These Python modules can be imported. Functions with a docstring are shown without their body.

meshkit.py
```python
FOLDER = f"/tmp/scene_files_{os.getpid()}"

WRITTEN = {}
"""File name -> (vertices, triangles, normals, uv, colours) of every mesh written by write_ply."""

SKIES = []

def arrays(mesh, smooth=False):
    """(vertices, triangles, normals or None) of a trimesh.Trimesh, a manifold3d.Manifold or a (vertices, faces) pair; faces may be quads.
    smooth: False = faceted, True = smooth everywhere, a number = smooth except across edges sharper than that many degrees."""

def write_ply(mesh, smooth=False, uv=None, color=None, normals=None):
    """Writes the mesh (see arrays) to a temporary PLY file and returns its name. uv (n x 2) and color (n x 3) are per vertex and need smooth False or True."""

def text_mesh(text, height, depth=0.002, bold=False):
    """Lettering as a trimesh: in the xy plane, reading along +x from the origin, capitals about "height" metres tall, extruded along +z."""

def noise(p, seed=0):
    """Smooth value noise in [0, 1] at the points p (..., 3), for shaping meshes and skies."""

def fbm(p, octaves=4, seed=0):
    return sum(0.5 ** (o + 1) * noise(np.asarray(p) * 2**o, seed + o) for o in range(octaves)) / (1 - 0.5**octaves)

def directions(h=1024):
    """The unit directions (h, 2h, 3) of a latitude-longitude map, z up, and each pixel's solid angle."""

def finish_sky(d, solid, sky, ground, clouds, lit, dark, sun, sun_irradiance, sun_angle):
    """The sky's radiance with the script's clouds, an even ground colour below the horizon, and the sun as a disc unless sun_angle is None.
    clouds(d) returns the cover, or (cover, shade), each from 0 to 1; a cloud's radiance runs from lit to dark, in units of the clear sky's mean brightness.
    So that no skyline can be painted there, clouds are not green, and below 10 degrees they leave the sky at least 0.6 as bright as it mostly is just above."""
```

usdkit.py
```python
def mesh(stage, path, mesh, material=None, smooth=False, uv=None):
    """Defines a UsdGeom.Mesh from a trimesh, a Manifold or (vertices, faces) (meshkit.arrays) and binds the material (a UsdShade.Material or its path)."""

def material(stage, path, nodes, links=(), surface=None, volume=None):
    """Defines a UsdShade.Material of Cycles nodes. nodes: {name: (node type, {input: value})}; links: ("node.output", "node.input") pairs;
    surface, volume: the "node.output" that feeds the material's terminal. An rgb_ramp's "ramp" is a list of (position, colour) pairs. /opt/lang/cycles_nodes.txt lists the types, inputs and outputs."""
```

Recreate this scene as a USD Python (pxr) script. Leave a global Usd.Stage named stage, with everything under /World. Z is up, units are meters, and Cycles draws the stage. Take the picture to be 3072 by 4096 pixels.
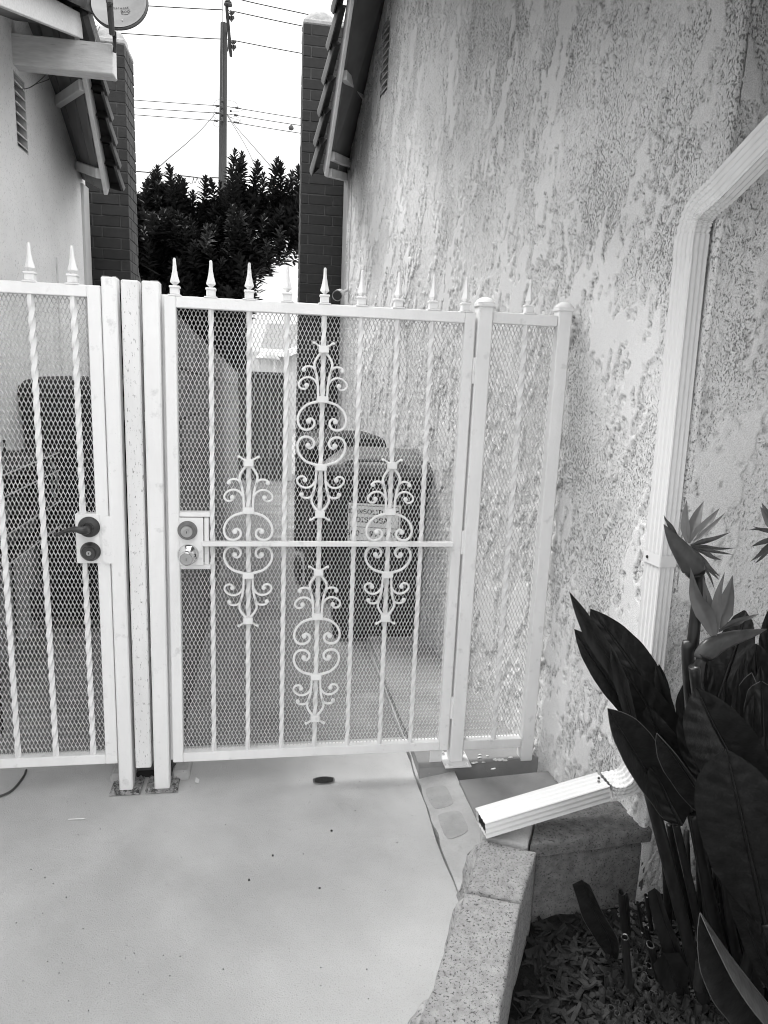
import math, random
import numpy as np, trimesh
from scipy.spatial import ConvexHull
import usdkit, meshkit
from pxr import Usd, UsdGeom, UsdLux, UsdShade, Gf, Sdf, Vt

stage = Usd.Stage.CreateInMemory()
UsdGeom.SetStageUpAxis(stage, "Z")
UsdGeom.SetStageMetersPerUnit(stage, 1.0)
WORLD = UsdGeom.Xform.Define(stage, "/World")
stage.SetDefaultPrim(WORLD.GetPrim())
UsdGeom.Scope.Define(stage, "/World/Looks")
PI = math.pi

# ---------------------------------------------------------------- camera
CAM = np.array([0.34469, -2.44207, 1.55113])
F = 2819.463                      # focal length in pixels of a 3072 wide picture
YAW, PITCH, ROLL = 0.163312, 0.198219, 0.0418615
_fw = np.array([math.sin(YAW) * math.cos(PITCH), math.cos(YAW) * math.cos(PITCH), -math.sin(PITCH)])
_r0 = np.array([math.cos(YAW), -math.sin(YAW), 0.0])
_u0 = np.cross(_r0, _fw)
RT = math.cos(ROLL) * _r0 + math.sin(ROLL) * _u0
UP = -math.sin(ROLL) * _r0 + math.cos(ROLL) * _u0
cam = UsdGeom.Camera.Define(stage, "/World/camera")
cam.CreateHorizontalApertureAttr(36.0)
cam.CreateVerticalApertureAttr(48.0)
cam.CreateFocalLengthAttr(36.0 * F / 3072)
cam.CreateClippingRangeAttr(Gf.Vec2f(0.05, 1000))
EXPOSURE = 1.5
cam.CreateExposureAttr(EXPOSURE)
cam.AddTransformOp().Set(Gf.Matrix4d(*RT, 0, *UP, 0, *(-_fw), 0, *CAM, 1))

# ---------------------------------------------------------------- overcast sky and the weak sun behind it
SUN_AZ, SUN_EL = math.radians(318), math.radians(57)      # azimuth from +Y towards +X
SKY = 0.10
CLOUD = 8.0
sky = UsdLux.DomeLight.Define(stage, "/World/sky")
skym = usdkit.material(stage, "/World/Looks/overcast_sky", {
    "st": ("sky_texture", {"sky_type": "single_scattering", "sun_disc": False, "sun_elevation": SUN_EL, "sun_rotation": SUN_AZ}),
    "bw": ("rgb_to_bw", {}),
    "tc": ("texture_coordinate", {}),
    "sp": ("separate_xyz", {}),
    "mr": ("map_range", {"from_min": 0.0, "from_max": 1.0, "to_min": 0.42, "to_max": 1.36, "clamp": True}),
    "nz": ("noise_texture", {"scale": 2.2, "detail": 4.0, "roughness": 0.5}),
    "nr": ("map_range", {"from_min": 0.3, "from_max": 0.7, "to_min": 0.96, "to_max": 1.04}),
    "m1": ("math", {"math_type": "multiply"}),
    "m2": ("math", {"math_type": "multiply", "value2": CLOUD}),
    "mix": ("mix_color", {"fac": 0.92}),
    "bg": ("background_shader", {"strength": SKY}),
}, [("st.color", "bw.color"), ("tc.generated", "sp.vector"), ("sp.z", "mr.value"), ("tc.generated", "nz.vector"), ("nz.fac", "nr.value"),
    ("mr.result", "m1.value1"), ("nr.result", "m1.value2"), ("m1.value", "m2.value1"), ("bw.val", "mix.a"), ("m2.value", "mix.b"), ("mix.result", "bg.color")], surface="bg.background")
UsdShade.MaterialBindingAPI.Apply(sky.GetPrim()).Bind(skym)
sky.GetPrim().SetCustomDataByKey("kind", "structure")
sun = UsdLux.DistantLight.Define(stage, "/World/sun")
sun.CreateIntensityAttr(0.40)
sun.CreateAngleAttr(22.0)
sun.CreateNormalizeAttr(True)
sun.CreateColorAttr(Gf.Vec3f(1.0, 0.995, 0.985))
_sd = np.array([math.sin(SUN_AZ) * math.cos(SUN_EL), math.cos(SUN_AZ) * math.cos(SUN_EL), math.sin(SUN_EL)])
_sx = np.cross([0, 0, 1.0], _sd); _sx /= np.linalg.norm(_sx)
_sy = np.cross(_sd, _sx)
sun.AddTransformOp().Set(Gf.Matrix4d(*_sx, 0, *_sy, 0, *_sd, 0, 0, 0, 20, 1))

# ---------------------------------------------------------------- where a sight line meets a plane of the site plan
def sight(px, py):
    return (px - 1536) / F * RT - (py - 2048) / F * UP + _fw
def on_plane(px, py, n, c):
    d = sight(px, py); n = np.asarray(n, float)
    return CAM + d * ((c - CAM @ n) / (d @ n))
def PY(px, py, Y): return on_plane(px, py, (0, 1, 0), Y)
def PX(px, py, X): return on_plane(px, py, (1, 0, 0), X)
def PZ(px, py, Z): return on_plane(px, py, (0, 0, 1), Z)

# ---------------------------------------------------------------- names, things, parts
_used = {}
def numbered(parent, name):
    k = (parent, name); n = _used.get(k, 0); _used[k] = n + 1
    return name if n == 0 else f"{name}_{n:03d}"
def tag(prim, label=None, cat=None, group=None, kind=None):
    p = prim.GetPrim() if hasattr(prim, "GetPrim") else prim
    for k, v in (("label", label), ("category", cat), ("group", group), ("kind", kind)):
        if v: p.SetCustomDataByKey(k, v)
    return prim
def path_of(parent):
    return "/World" if parent is None else str(parent.GetPrim().GetPath() if hasattr(parent, "GetPrim") else parent)
def thing(name, label, cat, loc=(0, 0, 0), rz=0.0, group=None):
    x = UsdGeom.Xform.Define(stage, "/World/" + numbered("/World", name))
    if any(loc): x.AddTranslateOp().Set(Gf.Vec3d(*map(float, loc)))
    if rz: x.AddRotateZOp().Set(math.degrees(rz))
    tag(x, label, cat, group)
    return x

_hull = {}
def _box_topology():
    if "t" not in _hull:
        pts = []
        for sx in (-1, 1):
            for sy in (-1, 1):
                for sz in (-1, 1):
                    for k in range(3):
                        p = [sx * .8, sy * .8, sz * .8]; p[k] = (sx, sy, sz)[k]; pts.append(p)
        pts = np.array(pts, float); h = ConvexHull(pts); f = h.simplices.copy()
        for i, t in enumerate(f):
            n = np.cross(pts[t[1]] - pts[t[0]], pts[t[2]] - pts[t[0]])
            if n @ pts[t].mean(0) < 0: f[i] = t[::-1]
        _hull["t"] = f
    return _hull["t"]
BOXF = np.array([[0, 1, 3], [0, 3, 2], [4, 6, 7], [4, 7, 5], [0, 4, 5], [0, 5, 1], [2, 3, 7], [2, 7, 6], [0, 2, 6], [0, 6, 4], [1, 5, 7], [1, 7, 3]])

def frame_of(d, up=(0, 0, 1)):
    d = np.asarray(d, float); d = d / np.linalg.norm(d)
    u = np.asarray(up, float)
    if abs(d @ u) > 0.97: u = np.array([1.0, 0, 0]) if abs(d[0]) < .9 else np.array([0, 1.0, 0])
    a = np.cross(u, d); a /= np.linalg.norm(a)
    return a, np.cross(d, a), d

class MB:
    def __init__(self): self.v, self.f, self.n = [], [], 0
    def add(self, v, f):
        v = np.asarray(v, float); self.v.append(v); self.f.append(np.asarray(f, int) + self.n); self.n += len(v); return self
    def box(self, lo, hi, ch=0.0, R=None, at=None):
        lo, hi = np.minimum(lo, hi).astype(float), np.maximum(lo, hi).astype(float)
        c, h = (lo + hi) / 2, (hi - lo) / 2
        if ch > 0:
            ch = min(ch, h.min() * .49); pts = []
            for sx in (-1, 1):
                for sy in (-1, 1):
                    for sz in (-1, 1):
                        s = np.array([sx, sy, sz])
                        for k in range(3):
                            p = s * (h - ch); p[k] = s[k] * h[k]; pts.append(p)
            v, f = np.array(pts), _box_topology()
        else:
            v = np.array([[sx * h[0], sy * h[1], sz * h[2]] for sx in (-1, 1) for sy in (-1, 1) for sz in (-1, 1)]); f = BOXF
        if R is not None: v = v @ np.asarray(R).T
        return self.add(v + (c if at is None else np.asarray(at)), f)
    def bar(self, a, b, w, t, ch=0.0, up=(0, 0, 1)):
        """a bar from a to b, w wide (across up) and t thick (along up)"""
        a, b = np.asarray(a, float), np.asarray(b, float); L = np.linalg.norm(b - a)
        x, y, z = frame_of(b - a, up)
        return self.box((-w / 2, -t / 2, -L / 2), (w / 2, t / 2, L / 2), ch, np.stack([x, y, z], 1), (a + b) / 2)
    def tube(self, pts, r, n=10, caps=True, flat=1.0, up=(0, 0, 1)):
        pts = np.asarray(pts, float); m = len(pts); r = np.broadcast_to(r, m)
        t = np.gradient(pts, axis=0); t /= np.linalg.norm(t, axis=1)[:, None] + 1e-12
        a, b, _ = frame_of(t[0], up); v = []
        for i in range(m):
            a = a - t[i] * (a @ t[i]); a /= np.linalg.norm(a); b = np.cross(t[i], a)
            th = np.arange(n) / n * 2 * PI
            v.append(pts[i] + r[i] * (np.cos(th)[:, None] * a + flat * np.sin(th)[:, None] * b))
        f = []
        for i in range(m - 1):
            for k in range(n):
                p, q = i * n + k, i * n + (k + 1) % n
                f += [[p, q, q + n], [p, q + n, p + n]]
        v = np.vstack(v)
        if caps:
            v = np.vstack([v, pts[0], pts[-1]]); c0, c1 = len(v) - 2, len(v) - 1
            for k in range(n):
                f += [[c0, (k + 1) % n, k], [c1, (m - 1) * n + k, (m - 1) * n + (k + 1) % n]]
        return self.add(v, f)
    def sweep(self, prof, pts, ups, closed=True, caps=True):
        """profile (k,2) carried along pts; ups gives the second profile axis at each point"""
        pts, ups, prof = np.asarray(pts, float), np.broadcast_to(np.asarray(ups, float), np.asarray(pts).shape), np.asarray(prof, float)
        t = np.gradient(pts, axis=0); t /= np.linalg.norm(t, axis=1)[:, None]; k = len(prof); v = []
        for p, d, u in zip(pts, t, ups):
            a = np.cross(u, d); a /= np.linalg.norm(a); b = np.cross(d, a)
            v.append(p + prof[:, :1] * a + prof[:, 1:] * b)
        f = []
        for i in range(len(pts) - 1):
            for j in range(k if closed else k - 1):
                p, q = i * k + j, i * k + (j + 1) % k
                f += [[p, q, q + k], [p, q + k, p + k]]
        v = np.vstack(v)
        if caps and closed:
            v = np.vstack([v, pts[0], pts[-1]]); c0, c1 = len(v) - 2, len(v) - 1; e = (len(pts) - 1) * k
            for j in range(k): f += [[c0, (j + 1) % k, j], [c1, e + j, e + (j + 1) % k]]
        return self.add(v, f)
    def lathe(self, prof, at, axis=(0, 0, 1), n=24):
        """prof: (radius, height) pairs along axis"""
        a, b, d = frame_of(axis); th = np.arange(n) / n * 2 * PI; v = []
        for r, h in prof: v.append(np.asarray(at) + d * h + max(r, 1e-5) * (np.cos(th)[:, None] * a + np.sin(th)[:, None] * b))
        f = []
        for i in range(len(prof) - 1):
            for k in range(n):
                p, q = i * n + k, i * n + (k + 1) % n
                f += [[p, q, q + n], [p, q + n, p + n]]
        return self.add(np.vstack(v), f)
    def poly(self, pts):
        pts = np.asarray(pts, float)
        return self.add(pts, [[0, i, i + 1] for i in range(1, len(pts) - 1)])
    def slab(self, pts, th):
        """polygon (counter-clockwise seen from the side its normal points to) thickened by th against its normal"""
        pts = np.asarray(pts, float); n = np.zeros(3)
        for i in range(len(pts)): n += np.cross(pts[i], pts[(i + 1) % len(pts)])
        n /= np.linalg.norm(n); k = len(pts); v = np.vstack([pts, pts - n * th])
        f = [[0, i, i + 1] for i in range(1, k - 1)] + [[k, k + i + 1, k + i] for i in range(1, k - 1)]
        for i in range(k):
            j = (i + 1) % k; f += [[i, k + i, k + j], [i, k + j, j]]
        return self.add(v, f)
    def grid(self, P):
        P = np.asarray(P, float); a, b = P.shape[:2]; i = np.arange(a * b).reshape(a, b)
        q = np.stack([i[:-1, :-1], i[1:, :-1], i[1:, 1:], i[:-1, 1:]], -1).reshape(-1, 4)
        return self.add(P.reshape(-1, 3), np.vstack([q[:, [0, 1, 2]], q[:, [0, 2, 3]]]))
    def mesh(self): return np.vstack(self.v), np.vstack(self.f)
    def build(self, name, m, parent=None, smooth=False, label=None, cat=None, group=None, kind=None):
        base = path_of(parent)
        p = usdkit.mesh(stage, base + "/" + numbered(base, name), self.mesh(), m, smooth)
        return tag(p, label, cat, group, kind)

def bez(*P, n=12):
    P = [np.asarray(p, float) for p in P]; t = np.linspace(0, 1, n)[:, None]; k = len(P) - 1
    return sum(math.comb(k, i) * t ** i * (1 - t) ** (k - i) * P[i] for i in range(k + 1))
def catmull(P, n=6):
    P = np.asarray(P, float); Q = np.vstack([2 * P[0] - P[1], P, 2 * P[-1] - P[-2]]); out = []
    for i in range(1, len(Q) - 2):
        t = np.linspace(0, 1, n, endpoint=False)[:, None]; a, b, c, d = Q[i - 1], Q[i], Q[i + 1], Q[i + 2]
        out.append(.5 * (2 * b + (c - a) * t + (2 * a - 5 * b + 4 * c - d) * t ** 2 + (3 * b - a - 3 * c + d) * t ** 3))
    return np.vstack([*out, P[-1:]])

# ---------------------------------------------------------------- materials (the place is seen in greys: grey base colours)
def g(v): return (v, v, v)
def surf(name, lo, hi, scale=6.0, rough=0.6, detail=5.0, stretch=(1, 1, 1), spots=None, bump=None, vary=0.0, metallic=0.0, spec=0.5, ramp=(0.3, 0.7), space="position", bump2=None, blot=None):
    """a grey surface: noise between lo and hi; spots = (scale, threshold, value[, stretch]); bump = (scale, distance); vary = change from piece to piece; blot = (scale, threshold, value, width)"""
    N = {"geo": ("geometry", {}), "tc": ("texture_coordinate", {}), "mp": ("mapping", {"scale": stretch}),
         "nz": ("noise_texture", {"scale": scale, "detail": detail, "roughness": 0.6}),
         "rp": ("rgb_ramp", {"ramp": [(0, g(lo)), (ramp[0], g(lo)), (ramp[1], g(hi)), (1, g(hi))]}),
         "p": ("principled_bsdf", {"roughness": rough, "metallic": metallic, "specular_ior_level": spec})}
    src = "geo.position" if space == "position" else "tc.object"
    L = [(src, "mp.vector"), ("mp.vector", "nz.vector"), ("nz.fac", "rp.fac")]
    col = "rp.color"
    if blot:
        N["bn"] = ("noise_texture", {"scale": blot[0], "detail": 6.0, "roughness": 0.62})
        N["br"] = ("map_range", {"from_min": blot[1], "from_max": blot[1] + blot[3], "to_min": 0.0, "to_max": 1.0, "clamp": True})
        N["bm"] = ("mix_color", {"b": g(blot[2])})
        L += [(src, "bn.vector"), ("bn.fac", "br.value"), ("br.result", "bm.fac"), (col, "bm.a")]; col = "bm.result"
    if spots:
        N["sm"] = ("mapping", {"scale": spots[3] if len(spots) > 3 else (1, 1, 1)})
        N["sn"] = ("noise_texture", {"scale": spots[0], "detail": 3.0, "roughness": 0.7})
        N["sr"] = ("map_range", {"from_min": spots[1], "from_max": spots[1] + 0.05, "to_min": 0.0, "to_max": 1.0, "clamp": True})
        N["sx"] = ("mix_color", {"b": g(spots[2])})
        L += [(src, "sm.vector"), ("sm.vector", "sn.vector"), ("sn.fac", "sr.value"), ("sr.result", "sx.fac"), (col, "sx.a")]; col = "sx.result"
    if vary:
        N["oi"] = ("object_info", {}); N["vr"] = ("map_range", {"to_min": 1 - vary, "to_max": 1 + vary})
        N["vm"] = ("mix_color", {"blend_type": "multiply", "fac": 1.0, "use_clamp": False}); N["cc"] = ("combine_xyz", {})
        L += [("oi.random", "vr.value"), ("vr.result", "cc.x"), ("vr.result", "cc.y"), ("vr.result", "cc.z"), (col, "vm.a"), ("cc.vector", "vm.b")]; col = "vm.result"
    L.append((col, "p.base_color"))
    if bump:
        N["b1"] = ("noise_texture", {"scale": bump[0], "detail": 4.0, "roughness": 0.65})
        N["bp"] = ("bump", {"strength": 1.0, "distance": bump[1]})
        L += [(src, "b1.vector"), ("b1.fac", "bp.height"), ("bp.normal", "p.normal")]
        if bump2:
            N["b2"] = ("noise_texture", {"scale": bump2[0], "detail": 3.0, "roughness": 0.6}); N["bq"] = ("bump", {"strength": 1.0, "distance": bump2[1]})
            L += [(src, "b2.vector"), ("b2.fac", "bq.height"), ("bp.normal", "bq.normal")]
            L[L.index(("bp.normal", "p.normal"))] = ("bq.normal", "p.normal")
    return usdkit.material(stage, "/World/Looks/" + name, N, L, surface="p.BSDF")

M = {}
M["paint"] = surf("white_paint", .69, .78, 9, .42, stretch=(1, 1, .25), spots=(240, .70, .25), bump=(110, .0010), blot=(16, .60, .52, .14))
M["paint_worn"] = surf("worn_white_paint", .62, .76, 10, .6, stretch=(1, 1, .2), spots=(150, .60, .24, (1, 1, .3)), bump=(150, .0008))
M["mesh_paint"] = surf("mesh_paint", .48, .56, 20, .5)
M["downspout"] = surf("downspout_enamel", .68, .76, 6, .35, stretch=(1, 1, .2), spots=(300, .75, .4), blot=(7, .66, .6, .2))
M["timber"] = surf("painted_timber", .52, .66, 14, .6, stretch=(1.0, 6, 6), bump=(70, .0015), spots=(22, .66, .28, (.35, 5, 9)))
M["fascia"] = surf("fascia_paint", .50, .62, 8, .6, bump=(60, .001), spots=(24, .68, .25, (2, .5, .5)))
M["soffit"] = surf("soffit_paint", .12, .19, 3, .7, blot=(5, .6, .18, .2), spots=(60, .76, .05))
M["trim"] = surf("corner_trim_paint", .42, .5, 5, .6)
M["dark_wood"] = surf("dark_wood", .006, .014, 12, .8, stretch=(6, 6, .6), bump=(60, .002))
M["pole_wood"] = surf("pole_wood", .022, .055, 14, .9, stretch=(5, 5, .3), bump=(50, .004), spots=(40, .66, .03, (6, 6, .4)))
M["brick"] = surf("brick", .008, .017, 30, .85, vary=.3, bump=(160, .002), spots=(120, .70, .02))
M["mortar"] = surf("mortar", .04, .07, 30, .95, bump=(120, .002))
M["cap"] = surf("chimney_cap", .24, .38, 30, .9, bump=(90, .004), spots=(160, .62, .2))
M["tile"] = surf("clay_tile", .03, .07, 9, .75, vary=.2, bump=(70, .002), spots=(90, .7, .04))
M["roof"] = surf("roof_deck", .1, .14, 8, .9)
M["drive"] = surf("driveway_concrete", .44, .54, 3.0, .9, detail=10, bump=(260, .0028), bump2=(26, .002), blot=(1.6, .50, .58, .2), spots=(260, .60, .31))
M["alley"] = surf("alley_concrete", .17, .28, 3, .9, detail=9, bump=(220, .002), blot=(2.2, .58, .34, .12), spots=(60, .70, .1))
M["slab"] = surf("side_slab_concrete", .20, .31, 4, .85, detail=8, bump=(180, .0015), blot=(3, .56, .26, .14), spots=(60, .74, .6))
M["mortar_strip"] = surf("mortar_strip", .42, .56, 8, .95, detail=8, bump=(110, .004), bump2=(22, .008), spots=(140, .69, .25))
M["set_brick"] = surf("set_brick", .34, .46, 14, .95, detail=8, bump=(150, .003), spots=(160, .66, .18))
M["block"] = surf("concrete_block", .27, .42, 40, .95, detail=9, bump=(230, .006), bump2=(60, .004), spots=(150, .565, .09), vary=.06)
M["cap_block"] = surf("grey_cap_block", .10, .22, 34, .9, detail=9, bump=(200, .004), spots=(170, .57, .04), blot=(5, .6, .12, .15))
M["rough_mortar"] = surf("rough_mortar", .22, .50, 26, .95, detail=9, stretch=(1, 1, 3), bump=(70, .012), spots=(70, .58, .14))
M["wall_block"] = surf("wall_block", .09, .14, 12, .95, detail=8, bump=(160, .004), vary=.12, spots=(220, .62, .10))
M["black_hole"] = surf("dark_hollow", .012, .02, 10, .9)
M["soil"] = surf("soil", .006, .016, 18, .95, bump=(60, .02))
M["chip"] = surf("wood_chip", .003, .034, 16, .85, detail=6, bump=(140, .003), stretch=(1, 1, 1))
M["stub"] = surf("dried_stalk", .007, .04, 30, .85, detail=6, stretch=(1, 1, .2), bump=(160, .002))
M["gravel"] = surf("gravel", .08, .3, 60, .9, vary=.3)
M["bin"] = surf("bin_plastic", .005, .009, 8, .5, spec=.3)
M["bin_lid"] = surf("bin_lid_plastic", .05, .09, 10, .5)
M["black"] = surf("black_rubber", .012, .02, 10, .6)
M["bronze"] = surf("dark_bronze", .012, .03, 40, .32, spec=.6)
M["steel"] = surf("dull_steel", .32, .44, 30, .36, metallic=.85)
M["chrome"] = surf("polished_chrome", .68, .74, 20, .1, metallic=1.0)
M["brass"] = surf("tarnished_rose", .12, .2, 30, .45, metallic=.35)
M["keyway"] = surf("key_slot", .004, .006, 10, .8)
M["rust"] = surf("rusty_plate", .12, .42, 40, .85, detail=8, spots=(70, .52, .06), bump=(140, .002))
M["dish"] = surf("dish_enamel", .30, .38, 4, .5, spots=(120, .76, .25))
M["dish_dark"] = surf("dish_edge", .05, .08, 4, .6)
M["sign"] = surf("sign_face", .68, .76, 10, .5)
M["ink"] = surf("sign_ink", .004, .006, 10, .6)
M["wire"] = surf("wire_jacket", .05, .08, 10, .7)
M["wire_pale"] = surf("pale_wire", .32, .42, 10, .6)
M["insul"] = surf("insulator", .03, .05, 10, .4)
M["shingle"] = surf("pale_shingles", .20, .32, 4, .9, stretch=(1, 1, 8), bump=(40, .01))
M["far_wall"] = surf("far_wall", .4, .5, 3, .9)
M["bag"] = surf("plastic_bag", .2, .36, 18, .35, bump=(30, .02))
M["bark"] = surf("bark", .012, .03, 14, .9, stretch=(3, 3, .6), bump=(40, .01))
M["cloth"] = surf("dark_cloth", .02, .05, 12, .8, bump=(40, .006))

def leafmat(name, lo, hi, trans=.012, rough=.38, scale=18, stretch=(1, 1, 1), spec=.5, vary=.15):
    N = {"geo": ("geometry", {}), "mp": ("mapping", {"scale": stretch}), "nz": ("noise_texture", {"scale": scale, "detail": 5.0, "roughness": .6}),
         "rp": ("rgb_ramp", {"ramp": [(0, g(lo)), (.3, g(lo)), (.72, g(hi)), (1, g(hi))]}), "oi": ("object_info", {}),
         "vr": ("map_range", {"to_min": 1 - vary, "to_max": 1 + vary}), "cc": ("combine_xyz", {}), "vm": ("mix_color", {"blend_type": "multiply", "fac": 1.0, "use_clamp": False}),
         "p": ("principled_bsdf", {"roughness": rough, "specular_ior_level": spec}), "t": ("translucent_bsdf", {"color": g(trans * 6)}), "x": ("mix_closure", {"fac": .12}),
         "b1": ("noise_texture", {"scale": scale * 3, "detail": 3.0}), "bp": ("bump", {"strength": 1.0, "distance": .0015})}
    L = [("geo.position", "mp.vector"), ("mp.vector", "nz.vector"), ("nz.fac", "rp.fac"), ("oi.random", "vr.value"), ("vr.result", "cc.x"), ("vr.result", "cc.y"), ("vr.result", "cc.z"),
         ("rp.color", "vm.a"), ("cc.vector", "vm.b"), ("vm.result", "p.base_color"), ("geo.position", "b1.vector"), ("b1.fac", "bp.height"), ("bp.normal", "p.normal"), ("p.BSDF", "x.closure1"), ("t.BSDF", "x.closure2")]
    return usdkit.material(stage, "/World/Looks/" + name, N, L, surface="x.closure")
def ribbed_leaf(name, lo, hi):
    N = {"uv": ("uvmap", {"attribute": "st"}), "sp": ("separate_xyz", {}), "geo": ("geometry", {}), "nz": ("noise_texture", {"scale": 24.0, "detail": 6.0, "roughness": .65}),
         "ab": ("math", {"math_type": "absolute"}), "u1": ("math", {"math_type": "multiply", "value2": 9.0}), "v1": ("math", {"math_type": "multiply", "value2": 140.0}), "ad": ("math", {"math_type": "subtract"}),
         "nw": ("math", {"math_type": "multiply_add", "value2": 2.4}), "sn": ("math", {"math_type": "sine"}), "rp": ("rgb_ramp", {"ramp": [(0, g(lo)), (.35, g(lo)), (.7, g(hi)), (1, g(hi * 1.6))]}),
         "vs": ("map_range", {"from_min": -1, "from_max": 1, "to_min": .95, "to_max": 1.05}), "cc": ("combine_xyz", {}), "vm": ("mix_color", {"blend_type": "multiply", "fac": 1.0, "use_clamp": False}),
         "bp": ("bump", {"strength": 1.0, "distance": .0005}), "b2": ("bump", {"strength": 1.0, "distance": .002}), "n2": ("noise_texture", {"scale": 60.0, "detail": 4.0}),
         "p": ("principled_bsdf", {"roughness": .36, "specular_ior_level": .45}), "t": ("translucent_bsdf", {"color": g(.03)}), "x": ("mix_closure", {"fac": .1})}
    L = [("uv.UV", "sp.vector"), ("sp.x", "ab.value1"), ("ab.value", "u1.value1"), ("sp.y", "v1.value1"), ("v1.value", "ad.value1"), ("u1.value", "ad.value2"), ("geo.position", "nz.vector"), ("nz.fac", "nw.value1"), ("ad.value", "nw.value3"), ("nw.value", "sn.value1"),
         ("nz.fac", "rp.fac"), ("sn.value", "vs.value"), ("vs.result", "cc.x"), ("vs.result", "cc.y"), ("vs.result", "cc.z"), ("rp.color", "vm.a"), ("cc.vector", "vm.b"), ("vm.result", "p.base_color"),
         ("sn.value", "bp.height"), ("geo.position", "n2.vector"), ("n2.fac", "b2.height"), ("bp.normal", "b2.normal"), ("b2.normal", "p.normal"), ("p.BSDF", "x.closure1"), ("t.BSDF", "x.closure2")]
    return usdkit.material(stage, "/World/Looks/" + name, N, L, surface="x.closure")
M["leaf"] = ribbed_leaf("paddle_leaf", .005, .019)
M["leaf_edge"] = leafmat("leaf_margin", .06, .11, .03)
M["stem"] = leafmat("leaf_stalk", .006, .022, .004, stretch=(3, 3, .3))
M["bract"] = leafmat("flower_bract", .025, .075, .03, scale=26, stretch=(1, 1, 1))
M["petal"] = leafmat("flower_sepal", .07, .14, .06)
M["dry"] = leafmat("dried_sepal", .012, .07, .03, scale=60)
M["crown"] = leafmat("tree_leaf", .004, .010, .005, rough=.55, spec=.3, scale=6, vary=0)

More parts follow.
